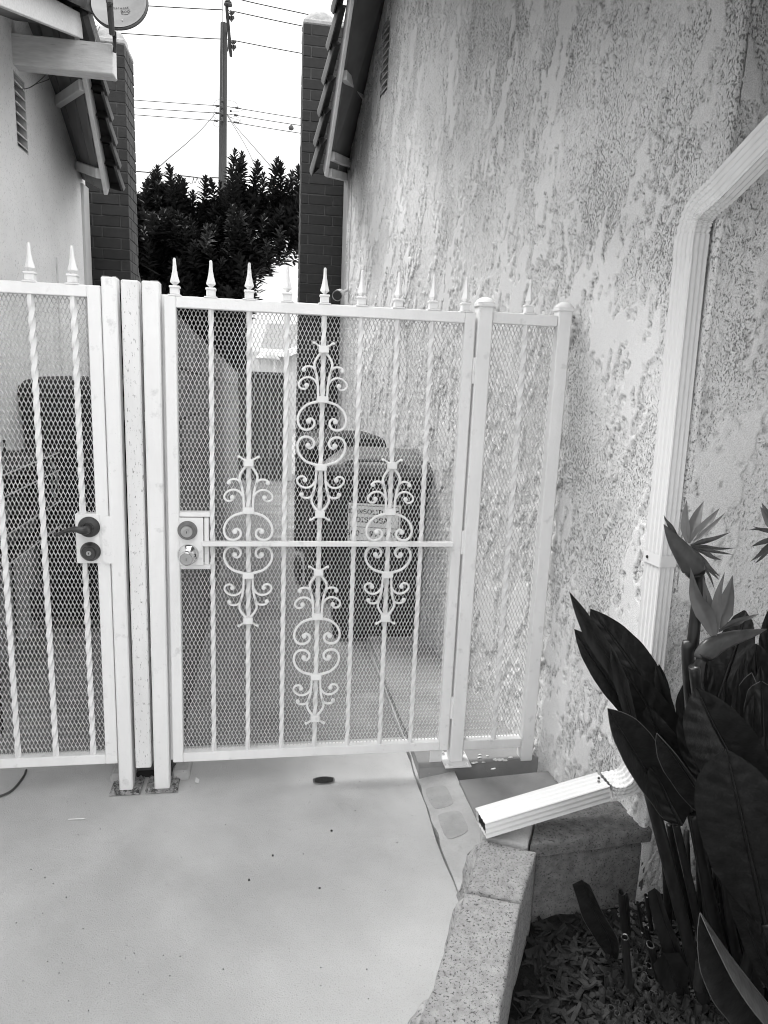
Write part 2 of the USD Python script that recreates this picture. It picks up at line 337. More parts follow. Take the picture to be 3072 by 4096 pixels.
def stucco(name, base, dark, seed, plate=5.5, stretch=.42):
    """knocked-down stucco: smooth troweled islands over a rough, pitted coat"""
    N = {"geo": ("geometry", {}), "m2": ("mapping", {"scale": (1, 1, .55)}),
         "pl": ("attribute", {"attribute": "plate"}),
         "n2": ("noise_texture", {"scale": 210.0, "detail": 3.0, "roughness": .66}), "cl": ("noise_texture", {"scale": 3.2, "detail": 4.0, "roughness": .6}), "clr": ("map_range", {"from_min": .3, "from_max": .7, "to_min": .07, "to_max": -.05}), "n2a": ("math", {"math_type": "add"}),
         "pit": ("map_range", {"from_min": .335, "from_max": .455, "to_min": 0, "to_max": 1, "clamp": True}),
         "n3": ("noise_texture", {"scale": 420.0, "detail": 2.0}),
         "a": ("mix_float", {"b": 1.0}), "h3": ("math", {"math_type": "multiply_add", "value2": .28}),
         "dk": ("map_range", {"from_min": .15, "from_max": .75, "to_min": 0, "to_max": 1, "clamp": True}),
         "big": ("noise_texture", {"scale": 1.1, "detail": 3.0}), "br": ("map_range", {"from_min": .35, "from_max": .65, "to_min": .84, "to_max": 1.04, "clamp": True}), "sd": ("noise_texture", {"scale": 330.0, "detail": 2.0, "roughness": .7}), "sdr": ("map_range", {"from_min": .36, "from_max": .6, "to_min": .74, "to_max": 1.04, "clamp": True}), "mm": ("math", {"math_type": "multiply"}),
         "c": ("mix_color", {"a": g(dark), "b": g(base)}), "cv": ("attribute", {"attribute": "crevice_shade"}), "c2": ("mix_color", {"b": g(.16)}), "cc": ("combine_xyz", {}), "vm": ("mix_color", {"blend_type": "multiply", "fac": 1.0}),  # dirt and relief shade put into the colour, in pits and island edges
         "bp": ("bump", {"strength": 1.0, "distance": .005}), "p": ("principled_bsdf", {"roughness": .92, "specular_ior_level": .25})}
    L = [("geo.position", "m2.vector"), ("m2.vector", "n2.vector"), ("n2.fac", "n2a.value1"), ("m2.vector", "cl.vector"), ("cl.fac", "clr.value"), ("clr.result", "n2a.value2"), ("n2a.value", "pit.value"),
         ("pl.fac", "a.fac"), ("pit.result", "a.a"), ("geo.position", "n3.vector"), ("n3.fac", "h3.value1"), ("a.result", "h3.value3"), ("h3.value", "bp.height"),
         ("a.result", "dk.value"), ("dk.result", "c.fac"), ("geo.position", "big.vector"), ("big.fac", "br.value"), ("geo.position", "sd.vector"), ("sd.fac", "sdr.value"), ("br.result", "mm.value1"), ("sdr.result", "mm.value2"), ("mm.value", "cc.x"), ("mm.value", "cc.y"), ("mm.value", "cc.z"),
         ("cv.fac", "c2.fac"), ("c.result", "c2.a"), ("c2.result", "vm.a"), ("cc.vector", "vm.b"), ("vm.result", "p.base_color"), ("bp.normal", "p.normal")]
    return usdkit.material(stage, "/World/Looks/" + name, N, L, surface="p.BSDF")
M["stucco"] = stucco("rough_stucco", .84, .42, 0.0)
M["stucco_left"] = surf("sand_stucco", .75, .83, 3, .95, bump=(130, .007), spots=(120, .62, .38, (1, 1, .5)))

# ================================================================ the ground
def GZ(y): return -0.0366 * max(y - 0.3, 0.0)                       # the alley falls away behind the gates
def ground_patch(x0, x1, ys, z0=0.0, nx=2):
    xs = np.linspace(x0, x1, nx)
    return np.array([[[x, y, z0 + GZ(y)] for y in ys] for x in xs])[:, ::1]
far = MB()
ys = [-60, -6, .25, .6, 4, 10, 40]
far.grid(np.array([[[x, y, -0.16 + (GZ(y) if y < 11 else -.36)] for y in [-60, -8, .3, 11, 30, 120]] for x in (-120, 120)]))
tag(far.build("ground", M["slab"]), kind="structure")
DX = 0.913                                                             # right edge of the driveway
dr = MB(); n = 60
yy = np.linspace(-5.5, .30, 60)
xr = np.minimum(DX + np.array([0.006 * (meshkit.noise(np.array([0, y * 9, 3.]), 2) - .5) * 2 for y in yy]), np.where(yy < -.62, .973 + (yy + .657) * .55 + .07, 9))
P = np.array([[[x, y, GZ(y)] for x, y in zip(DX * t + (1 - t) * -4.0 + (xr - DX) * t, yy)] for t in np.linspace(0, 1, 12)])
dr.grid(P)
edge = np.array([[[x, y, GZ(y)] for x, y in zip(xr, yy)], [[x, y, GZ(y) - .06] for x, y in zip(xr, yy)]])
dr.grid(edge)
tag(dr.build("driveway", M["drive"]), kind="structure")
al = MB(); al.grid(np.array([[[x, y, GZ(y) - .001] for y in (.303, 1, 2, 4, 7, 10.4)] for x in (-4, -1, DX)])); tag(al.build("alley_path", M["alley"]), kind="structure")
# side strip of mortar along the drive, with the two bricks set in it
st = MB(); yy2 = np.concatenate([np.linspace(-.72, .3, 60), np.linspace(.5, 4.0, 10)])
xrs = lambda y: min(1.066, .973 + (y + .657) * .55 + .09)
xl = [DX + .007 + .005 * (meshkit.noise(np.array([4., y * 14, 1.]), 5) - .5) * 2 for y in yy2]
P = np.array([[[a * (1 - t) + xrs(y) * t, y, .004 + GZ(y) + (.022 * t) + .004 * (meshkit.noise(np.array([t * 5, y * 20, 0.]), 9) - .5)] for a, y in zip(xl, yy2)] for t in np.linspace(0, 1, 10)])
st.grid(P)
st.grid(np.array([[[a, y, GZ(y) - .06] for a, y in zip(xl, yy2)], [[a, y, .004 + GZ(y)] for a, y in zip(xl, yy2)]]))
strip = tag(st.build("mortar_strip", M["mortar_strip"], smooth=30), kind="structure")
def set_brick(corners):
    c = np.array([PZ(*p, .021) for p in corners]); m = c.mean(0); out = []
    for k in range(4):
        for t in np.linspace(0, 1, 6, endpoint=False):
            p = c[k] * (1 - t) + c[(k + 1) % 4] * t; q = m + (p - m) * (1 - .13 * abs(2 * abs(t - .5)) ** 3 + .05 * (meshkit.noise(p * 60, 3) - .5))
            out.append([q[0], q[1], .0065 + .022 * min(max((q[0] - .92) / .146, 0), 1)])
    return MB().slab(out[::-1] if np.cross(c[1] - c[0], c[2] - c[1])[2] < 0 else out, .02)
s6 = lambda x, y: (1500 + x / 1.659, 2800 + y / 1.659)
set_brick([s6(325, 565), s6(470, 560), s6(530, 690), s6(395, 710)]).build("set_brick", M["set_brick"], strip)
set_brick([s6(408, 738), s6(565, 728), s6(632, 875), s6(478, 912)]).build("set_brick", M["set_brick"], strip)
# slab between strip and house, and the low step that carries the posts
sl = MB()
sl.slab([(1.069, -.56, .036), (1.58, -.62, .04), (1.50, -.075, .044), (1.062, -.105, .04)], .1)
tag(sl.build("side_slab", M["slab"]), kind="structure")
sp = MB()
W0 = np.array([1.425, -.05]); WE = np.array([-.1172, .9931]); WN = np.array([-.9931, -.1172])
def PW(px, py, off=0.0): return on_plane(px, py, (*WN, 0), W0 @ WN + off)
def WP(s, off, z): return np.array([*(W0 + WE * s + WN * off), z])
sp.slab([(.925, -.027, .05), (1.06, -.018, .05), (1.435, .0, .056), (1.40, .30, .05), (.93, .30, .05)], .12)
sp.slab([(.925, .302, .045), (1.40, .302, .045), (1.05, 3.9, -.09), (.93, 3.9, -.09)], .12)
tag(sp.build("step_slab", M["slab"]), kind="structure")

# ================================================================ right house
RS = WP(4.03, 0, 0)                                              # far corner
CORN = -.606                                                     # near corner of the gable wall along WE
hr = thing("stucco_house", "house with rough white stucco gable wall, louvred vent and tile roof on the right", "house")
SOF = [(-.62, 2.56), (2.86, 4.19), (3.16, 4.02), (3.65, 3.53), (4.06, 3.10)]
def soff(s): return float(np.interp(s, [a for a, b in SOF], [b for a, b in SOF]))
VS0, VS1, VZ0, VZ1 = 2.785, 2.955, 3.40, 3.845
def stucco_field(s, z):
    """(height, plate) of the knocked-down coat at wall coordinates"""
    p = np.stack([(s + .20 * z) * 9.0, z * 4.2, 0 * s], -1)
    w = np.stack([meshkit.fbm(p * 1.7 + 7, 3, 11), meshkit.fbm(p * 1.7 + 19, 3, 12), 0 * s], -1) - .5
    n = meshkit.fbm(p + w * 1.7, 3, 3) * .62 + meshkit.fbm(np.stack([s * 34 + z * 6, z * 17, 0 * s], -1) + w * 2.5, 3, 23) * .38
    e = (meshkit.fbm(np.stack([s * 75, z * 40, 0 * s], -1), 2, 4) - .5) * .22
    f = n + e - 0.53400967
    plate = np.clip(f / .02, 0, 1)
    gate = meshkit.noise(np.stack([s * 9, z * 6, 0 * s], -1), 14)
    crev_shade = np.clip(1 - np.abs(f + .018) / .020, 0, 1) * (.25 + .75 * np.clip((gate - .40) * 5, 0, 1))  # shadow line along the island edges, painted dark into the colour
    rough = meshkit.noise(np.stack([s * 85, z * 48, 0 * s], -1), 6) * .6 + meshkit.noise(np.stack([s * 150, z * 110, 0 * s], -1), 7) * .4
    return plate * .0115 + (1 - plate) * (rough * .0062 + np.clip(f + .10, 0, .1) * .035) - crev_shade * .003, plate, crev_shade * .62
def stucco_sheet(s0, s1, z0, z1, step, name="wall", other=None):
    S, Z = np.meshgrid(np.linspace(s0, s1, max(2, int((s1 - s0) / step))), np.linspace(z0, z1, max(2, int((z1 - z0) / step))), indexing="ij")
    h, pl, cv = stucco_field(S + (31 if other else 0), Z)
    belly = .010 * (meshkit.fbm(np.stack([S * 1.3, Z * 1.3, 0 * S], -1), 2, 21) - .5) * 2
    o = h + belly
    if other is None: P = np.stack([W0[0] + WE[0] * S + WN[0] * o, W0[1] + WE[1] * S + WN[1] * o, Z], -1)
    else: P = other(S, o, Z)
    m = MB(); m.grid(P)
    pr = m.build(name, M["stucco"], hr, smooth=True)
    for nm, q in (("plate", pl), ("crevice_shade", cv)): UsdGeom.PrimvarsAPI(pr).CreatePrimvar(nm, Sdf.ValueTypeNames.FloatArray, "vertex").Set(Vt.FloatArray.FromNumpy(q.ravel().astype(np.float32)))
    return pr, P
# gable wall: one sheet cut along the soffit, with the vent left open
def wall_right():
    step = .0056; parts = []
    S = np.arange(CORN, 4.031, step); Zn = np.arange(-.14, 4.3, step)
    SS, ZZ = np.meshgrid(S, Zn, indexing="ij")
    h, pl, cv = stucco_field(SS, ZZ)
    belly = .012 * (meshkit.fbm(np.stack([SS * 1.3, ZZ * 1.3, 0 * SS], -1), 2, 21) - .5) * 2
    flare = .015 * np.clip(.28 - ZZ, 0, .4) * (SS < .6)
    o = h + belly + flare
    P = np.stack([W0[0] + WE[0] * SS + WN[0] * o, W0[1] + WE[1] * SS + WN[1] * o, ZZ], -1)
    top = np.interp(S, [a for a, b in SOF], [b for a, b in SOF])
    keep = (ZZ < top[:, None] + .05) & (ZZ > np.where(S > .4, -.14, -.3)[:, None])
    keep &= ~((SS > VS0) & (SS < VS1) & (ZZ > VZ0) & (ZZ < VZ1))
    keep &= ~((SS > .9) & (ZZ < .0 - .0366 * SS - .05))
    a, b = SS.shape; i = np.arange(a * b).reshape(a, b)
    ok = keep[:-1, :-1] & keep[1:, :-1] & keep[1:, 1:] & keep[:-1, 1:]
    q = np.stack([i[:-1, :-1], i[:-1, 1:], i[1:, 1:], i[1:, :-1]], -1)[ok]
    f = np.vstack([q[:, [0, 1, 2]], q[:, [0, 2, 3]]])
    u, inv = np.unique(f, return_inverse=True)
    m = MB(); m.add(P.reshape(-1, 3)[u], inv.reshape(-1, 3))
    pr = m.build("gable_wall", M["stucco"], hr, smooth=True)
    for nm, q in (("plate", pl), ("crevice_shade", cv)): UsdGeom.PrimvarsAPI(pr).CreatePrimvar(nm, Sdf.ValueTypeNames.FloatArray, "vertex").Set(Vt.FloatArray.FromNumpy(q.ravel()[u].astype(np.float32)))
wall_right()
def front_sheet(S, o, Z):       # front wall: S runs from the corner to the right
    c = W0 + WE * CORN
    return np.stack([c[0] - WN[0] * S - WE[0] * o, c[1] - WN[1] * S - WE[1] * o, Z], -1)
stucco_sheet(0.0, 1.1, -.2, 2.62, .008, "front_wall", front_sheet)
MB().tube([WP(CORN + .006, .0, z) for z in np.linspace(-.2, 2.6, 60)], .0145, 10).build('corner_bead', M['stucco'], hr, smooth=True)
# solid behind the stucco so that the vent and the eaves are dark inside
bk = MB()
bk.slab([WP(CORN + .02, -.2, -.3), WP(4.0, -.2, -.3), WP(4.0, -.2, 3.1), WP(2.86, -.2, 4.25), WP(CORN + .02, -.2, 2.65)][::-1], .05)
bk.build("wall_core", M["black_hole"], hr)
v = MB()
for s0, s1, z0, z1 in ((VS0 - .004, VS0 + .014, VZ0 - .01, VZ1 + .01), (VS1 - .014, VS1 + .004, VZ0 - .01, VZ1 + .01)):
    v.bar(WP((s0 + s1) / 2, -.035, z0), WP((s0 + s1) / 2, -.035, z1), .018, .07, up=(*WN, 0))
v.bar(WP(VS0, -.035, VZ1), WP(VS1, -.035, VZ1), .07, .018); v.bar(WP(VS0, -.035, VZ0), WP(VS1, -.035, VZ0), .07, .018)
vent = v.build("vent", M["trim"], hr)
for k in range(9):
    z = VZ0 + .022 + k * (VZ1 - VZ0 - .03) / 9
    m = MB(); m.slab([WP(VS0 + .012, .004, z), WP(VS1 - .012, .004, z), WP(VS1 - .012, -.05, z + .038), WP(VS0 + .012, -.05, z + .038)], .006)
    m.build("louver", M["fascia"], vent)
# corner trim board
m = MB(); m.bar(WP(3.955, .004, -.2), WP(3.955, .004, 3.16), .15, .028, .003, up=(*WN, 0)); m.build("corner_trim", M["trim"], hr)
# rake: fascia, soffit boards, lookout blocks
OFF = .30
c2 = lambda x, y: (1180 + x / 1.7019, y / 1.7019)
fa = [WP(2.86, OFF, 3.53), PW(*c2(392, 0), OFF), PW(*c2(345, 400), OFF), PW(*c2(290, 690), OFF), PW(*c2(237, 1030), OFF), PW(*c2(215, 1203), OFF)]
fb = PW(*c2(392, 0), OFF); fe = PW(*c2(213, 1203), OFF); dv = (fe - fb); dv /= np.linalg.norm(dv)
ft = fb - dv * .35
m = MB(); upn = np.array([*WN, 0.0]); h_ = .115
nrm = np.cross(dv, upn); nrm /= np.linalg.norm(nrm); nrm = nrm if nrm[2] > 0 else -nrm
m.bar(ft + nrm * h_ / 2, fe + nrm * h_ / 2, h_, .024, .003, up=upn)
m.build("rake_fascia", M["fascia"], hr)
def soff_edge(t): return ft + (fe - ft) * t + nrm * .05 - upn * .02
def wall_edge(t):
    s = 3.02 + (4.03 - 3.02) * t if t >= 0 else 3.02 + t
    return WP(s, .0, soff(s))
cuts = [-.25, .10, .53, .90, .99]
for a, b in zip(cuts[:-1], cuts[1:]):
    for u0, u1 in ((0, .45), (.485, 1.0)):
        q = [soff_edge(t) * (1 - u) + wall_edge(t) * u for t, u in ((a, u0), (a, u1), (b, u1), (b, u0))]
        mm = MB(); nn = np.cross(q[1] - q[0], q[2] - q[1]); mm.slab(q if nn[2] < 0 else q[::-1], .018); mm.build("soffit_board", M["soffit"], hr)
for t in cuts[1:-1] + [.985]:
    A, B = soff_edge(t) - nrm * .030, wall_edge(t) - nrm * .030
    mm = MB(); mm.bar(A, B, .045, .06, .003); mm.build("lookout_block", M["fascia"], hr)
# roof deck over it, near and far slope
def roof_deck(par, pts, th=.06):
    mm = MB(); nn = np.cross(pts[1] - pts[0], pts[2] - pts[1]); mm.slab(pts if nn[2] > 0 else pts[::-1], th); return mm.build("roof", M["roof"], par)
rz = .10
roof_deck(hr, [soff_edge(-.30) + (0, 0, rz), soff_edge(1.0) + (0, 0, rz), wall_edge(1.02) + (0, 0, rz + .03), wall_edge(-.30) + (0, 0, rz + .03)], .03)
roof_deck(hr, [wall_edge(-.30) + (0, 0, rz + .04), wall_edge(1.02) + (0, 0, rz + .04), wall_edge(1.02) + (0, 0, rz + .06) - upn * 1.6, wall_edge(-.30) + (0, 0, rz + .06) - upn * 1.6])
ridge = wall_edge(-.16)
OV = .58
roof_deck(hr, [WP(2.86, OV, 4.27), WP(-1.25, OV, 2.35), WP(-1.25, -3.2, 2.35), WP(2.86, -3.2, 4.27)], .06)
# gutter, and deepened eave, header and side wall added unseen to shade the front wall
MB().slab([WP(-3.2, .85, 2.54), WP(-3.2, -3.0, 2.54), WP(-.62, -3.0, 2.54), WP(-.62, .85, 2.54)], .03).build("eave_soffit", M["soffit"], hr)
MB().bar(WP(-3.25, .85, 2.56), WP(-3.25, -3.0, 2.56), .11, .13, .01).build("gutter", M["downspout"], hr)
MB().bar(WP(-3.12, .85, 2.27), WP(-3.12, -3.0, 2.27), .10, .50, .01).build("porch_header", M["fascia"], hr)
MB().slab([WP(-.55, -.52, -.2), WP(-3.1, -.52, -.2), WP(-3.1, -.52, 2.54), WP(-.55, -.52, 2.54)][::-1], .1).build("porch_wall", M["stucco_left"], hr)
mm = MB(); mm.bar(WP(2.86, OV + .012, 4.22), WP(-1.25, OV + .012, 2.30), .15, .024, up=upn); mm.build("rake_fascia", M["fascia"], hr)
# rake tiles, each lapping over the next
for k in range(9):
    t0 = -.28 + k * .143; a = ft + (fe - ft) * t0; b = ft + (fe - ft) * (t0 + .165)
    lift = nrm * (.125 + .02)
    A = a + lift + upn * .028 - nrm * .012; B = b + lift + upn * .052 + nrm * .022
    prof = [(-.075, -.13), (-.088, -.05), (-.075, .02), (-.045, .055), (0, .068), (.05, .06), (.05, .045), (0, .053), (-.038, .042), (-.062, .012), (-.074, -.05), (-.062, -.13)]
    mm = MB(); x_ = upn
    V = []
    for p, sc in ((A, .86), ((A + B) / 2, .93), (B, 1.0)):
        V.append([p + upn * (-q[0] * .62 * sc) + nrm * (q[1] * .75 * sc) for q in prof])
    mm.grid(np.array([r + [r[0]] for r in V])); 
    for e in (0, 2): mm.poly(V[e] if e else V[e][::-1])
    mm.build("rake_tile", M["tile"], hr, smooth=40)

def chimney(par, x0, x1, y0, y1, z0, z1, seed, left_visible, dome=None):
    """a brick stack: every brick its own piece over a mortar core"""
    rnd = random.Random(seed); core = MB(); core.box((x0 + .0045, y0 + .0045, z0), (x1 - .0045, y1 - .0045, z1 - .01)); c = core.build("chimney", M["mortar"], par)
    CH, BL, D, j = .081, .207, .095, .009; nz = int((z1 - z0) / CH)
    def put(lo, hi):
        mm = MB(); o = np.array([rnd.uniform(-.0015, .0015) for _ in range(3)]); mm.box(np.add(lo, o), np.add(hi, o), .003); mm.build("brick", M["brick"], c)
    for k in range(nz):
        a, b = z0 + k * CH + j, z0 + (k + 1) * CH
        corner = x0 if left_visible else x1; sg = 1 if left_visible else -1
        lead = .207 if k % 2 else .07
        x = corner; w = lead
        while sg * (x - (x1 if left_visible else x0)) < -.02:
            e = x + sg * (w - j); e = min(e, x1) if left_visible else max(e, x0)
            put((min(x, e), y0, a), (max(x, e), y0 + D, b)); x += sg * w; w = BL
        y = y0 + D + j; w = .11 if k % 2 else .207 - .0
        xs = (x0, x0 + D) if left_visible else (x1 - D, x1)
        while y < y1 - .03:
            e = min(y + w - j, y1); put((xs[0], y, a), (xs[1], e, b)); y += w; w = BL
    mm = MB(); mm.box((x0 - .004, y0 - .004, z0 + nz * CH + .003), (x1 + .004, y1 + .004, z0 + nz * CH + .045), .02); mm.build("chimney_crown", M["cap"], c)
    if dome is not None:
        mm = MB(); prof = [(.0, .13), (.07, .125), (.12, .09), (.15, .04), (.155, 0)]; mm.lathe(prof[::-1], (*dome, z0 + nz * CH + .04), n=18); mm.build("flue_dome", M["cap"], c, smooth=50)
    return c
ztop = PY(1225, 72, 4.0)[2]
chimney(hr, .578, 1.45, 4.0, 4.42, -.17, ztop, 3, True, dome=(.72, 4.2))

# ================================================================ left house
XL = -1.045
hl = thing("sand_stucco_house", "house with fine sand stucco gable wall and projecting ridge beam on the left", "house")
LS = [(-3.0, 2.66), (2.11, 3.50), (2.7, 3.255), (3.05, 3.10), (3.42, 2.84), (3.5, 2.80)]
lz = lambda y: float(np.interp(y, [a for a, b in LS], [b for a, b in LS]))
VY0, VY1, VB, VT = 2.02, 2.20, 2.675, 3.055
m = MB(); th_ = .12
for y0, y1, z0, z1f in ((-3.0, VY0, -.3, None), (VY1, 3.5, -.3, None)):
    ysn = np.linspace(y0, y1, 30)
    m.grid(np.array([[[XL, y, z] for z in np.linspace(z0, lz(y) + .06, 12)] for y in ysn]))
m.grid(np.array([[[XL, y, z] for z in (-.3, VB)] for y in (VY0, VY1)])); m.grid(np.array([[[XL, y, z] for z in (VT, lz(y) + .06)] for y in (VY0, VY1)]))
m.build("gable_wall", M["stucco_left"], hl)
m = MB(); m.slab([(XL - .16, -3, -.3), (XL - .16, 3.48, -.3), (XL - .16, 3.48, 2.8), (XL - .16, 2.11, 3.4), (XL - .16, -3, 2.6)], .05)
m.grid(np.array([[[XL - x, 3.5, z] for z in (-.3, 2.85)] for x in (0, 3)])); m.build("wall_core", M["black_hole"], hl)
m = MB()
for y in (VY0, VY1): m.box((XL - .07, y - .008, VB), (XL - .001, y + .008, VT))
for z in (VB, VT): m.box((XL - .07, VY0, z - .008), (XL - .001, VY1, z + .008))
vent = m.build("vent", M["trim"], hl)
for k in range(7):
    z = VB + .02 + k * (VT - VB - .02) / 7
    m = MB(); m.slab([(XL + .003, VY0 + .01, z), (XL + .003, VY1 - .01, z), (XL - .05, VY1 - .01, z + .036), (XL - .05, VY0 + .01, z + .036)][::-1], .006); m.build("louver", M["stucco_left"], vent)
m = MB(); m.box((XL - .03, 3.36, -.3), (XL + .022, 3.51, 2.80), .004); m.build("corner_trim", M["trim"], hl)
# ridge beam
c1 = lambda x, y: (x / 2.37, y / 2.37)
bz0, bz1 = PY(*c1(1075, 705), 2.02)[2], PY(*c1(1068, 412), 2.02)[2]; bx = PY(*c1(1070, 560), 2.02)[0]
m = MB(); m.box((XL - .1, 2.02, bz0), (bx, 2.125, bz1), .005); m.build("ridge_beam", M["timber"], hl)
# far rake
LO = .30
A, B = PX(*c1(792, 715), XL + LO), PX(*c1(1003, 1850), XL + LO); dvl = (B - A) / np.linalg.norm(B - A); xn = np.array([1.0, 0, 0])
nl = np.cross(xn, dvl); nl /= np.linalg.norm(nl); nl = nl if nl[2] > 0 else -nl
A0 = A - dvl * .22
m = MB(); m.bar(A0 + nl * .055, B + nl * .055, .11, .024, .003, up=xn); m.build("rake_fascia", M["fascia"], hl)
def sl_edge(t): return A0 + (B - A0) * t + nl * .05 - xn * .02
def wl_edge(t):
    y = 2.62 + (3.42 - 2.62) * t; return np.array([XL, y, lz(y)])
cuts = [-.45, .30, .86, 1.0]
for a, b in zip(cuts[:-1], cuts[1:]):
    for u0, u1 in ((0, .375), (.40, .785), (.81, 1.0)):
        q = [sl_edge(t) * (1 - u) + wl_edge(t) * u for t, u in ((a, u0), (a, u1), (b, u1), (b, u0))]
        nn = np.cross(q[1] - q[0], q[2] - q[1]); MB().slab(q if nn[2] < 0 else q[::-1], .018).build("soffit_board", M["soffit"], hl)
for t in (.30, .86):
    MB().bar(sl_edge(t) - nl * .030, wl_edge(t) - nl * .030, .045, .06, .003).build("lookout_block", M["fascia"], hl)
roof_deck(hl, [sl_edge(-.45) + (0, 0, .1), sl_edge(1.0) + (0, 0, .1), wl_edge(1.0) + (0, 0, .13), wl_edge(-.45) + (0, 0, .13)], .03)
roof_deck(hl, [wl_edge(-.45) + (0, 0, .14), wl_edge(1.0) + (0, 0, .14), wl_edge(1.0) + (0, 0, .16) - xn * 1.5, wl_edge(-.45) + (0, 0, .16) - xn * 1.5])
roof_deck(hl, [np.array(p) for p in ((XL + .36, 2.11, 3.62), (XL + .36, -2.5, 2.86), (XL - 3, -2.5, 2.86), (XL - 3, 2.11, 3.62))], .06)
for k in range(6):
    t0 = .02 + k * .158; a = A0 + (B - A0) * t0; b = A0 + (B - A0) * (t0 + .19)
    V = []
    for p, sc in ((a - nl * .01, .82), ((a + b) / 2 + nl * .0, .92), (b + nl * .02, 1.0)):
        prof = [(-.045, .05), (-.03, .105), (.01, .135), (.06, .13), (.098, .10), (.11, .05), (.105, -.01), (.09, -.01), (.094, .05), (.084, .085), (.055, .11), (.01, .115), (-.02, .09), (-.03, .05)]
        V.append([p + xn * q[0] * sc + nl * (.05 + q[1] * sc * .8) for q in prof])
    mm = MB(); mm.grid(np.array([r + [r[0]] for r in V])); mm.poly(V[2]); mm.poly(V[0][::-1]); mm.build("rake_tile", M["tile"], hl, smooth=40)
# near rake: fascia board rising to the ridge, tiles along it
n0, n1 = PX(*c1(0, 62), XL + .33), PX(*c1(765, 368), XL + .33)
dn = (n1 - n0) / np.linalg.norm(n1 - n0); nn_ = np.cross(dn, xn); nn_ = nn_ / np.linalg.norm(nn_); nn_ = nn_ if nn_[2] > 0 else -nn_
n0 = n0 - dn * .7
m = MB(); m.bar(n0 + nn_ * .06, n1 + nn_ * .06, .12, .028, .003, up=xn); m.build("rake_fascia", M["timber"], hl)
m = MB(); q = [n0 + nn_ * .07 - xn * .02, n1 + nn_ * .07 - xn * .02, n1 + nn_ * .07 - xn * .36, n0 + nn_ * .07 - xn * .36]; m.slab(q, .02); m.build("soffit_board", M["soffit"], hl)
L_ = np.linalg.norm(n1 - n0)
for k in range(7):
    b = n1 - dn * (L_ * .135 * k - .075); a = b - dn * L_ * .155
    mm = MB(); pts = [a + nn_ * .165, (a + b) / 2 + nn_ * .172, b + nn_ * .18]
    th = np.linspace(-.75, PI + .75, 15); V = []
    for p, r in zip(pts, (.062, .07, .078)):
        o = [p + xn * (.02 + r * math.cos(t)) + nn_ * r * math.sin(t) for t in th]; i_ = [p + xn * (.02 + (r - .013) * math.cos(t)) + nn_ * (r - .013) * math.sin(t) for t in th[::-1]]
        V.append(o + i_)
    mm.grid(np.array([r + [r[0]] for r in V])); mm.poly(V[2]); mm.poly(V[0][::-1]); mm.build("rake_tile", M["tile"], hl, smooth=40)
e = n1 + dn * .02
mm = MB(); mm.bar(e + nn_ * .16, e + nn_ * .16 + np.array([.02, .22, -.16]), .14, .1, .04, up=xn); mm.build("ridge_tile", M["tile"], hl)
ztl = PY(505, 150, 3.65)[2]
ch = chimney(hl, -1.62, -.765, 3.65, 4.02, -.2, ztl, 5, False, dome=(-.92, 3.83))
# sloped shoulder where the flue widens to the firebox
zs1, zs0 = PY(545, 1085, 4.02)[2], PY(560, 1170, 4.02)[2]
m = MB(); m.slab([(-.766, 4.02, zs1), (-.766, 4.3, zs0), (-.766, 4.3, -.3), (-.766, 4.02, -.3)][::-1], .5); m.build("chimney_shoulder", M["brick"], ch)

# ================================================================ ironwork
def sq(par, name, lo, hi, m=None, ch=.0025):
    return MB().box(lo, hi, ch).build(name, m or M["paint"], par)
def twisted_bar(par, x, y, z0, z1, a=.0128, plain=.03, pitch=.21, name="bar", hand=1):
    zs = np.concatenate([[z0], np.arange(z0 + plain, z1 - plain, .0075), [z1 - plain, z1]])
    ang = hand * (np.clip(zs, z0 + plain, z1 - plain) - z0) / pitch * 2 * PI
    q = np.array([(-1, -1), (1, -1), (1, 1), (-1, 1)]) * a / 2; V = []
    for z, t in zip(zs, ang):
        c, s = math.cos(t), math.sin(t); V += [[x + c * p[0] - s * p[1], y + s * p[0] + c * p[1], z] for p in q]
    f = []
    for i in range(len(zs) - 1):
        for k in range(4):
            p, r = i * 4 + k, i * 4 + (k + 1) % 4; f += [[p, r, r + 4], [p, r + 4, p + 4]]
    return MB().add(V, f).build(name, M["paint"], par, smooth=35)
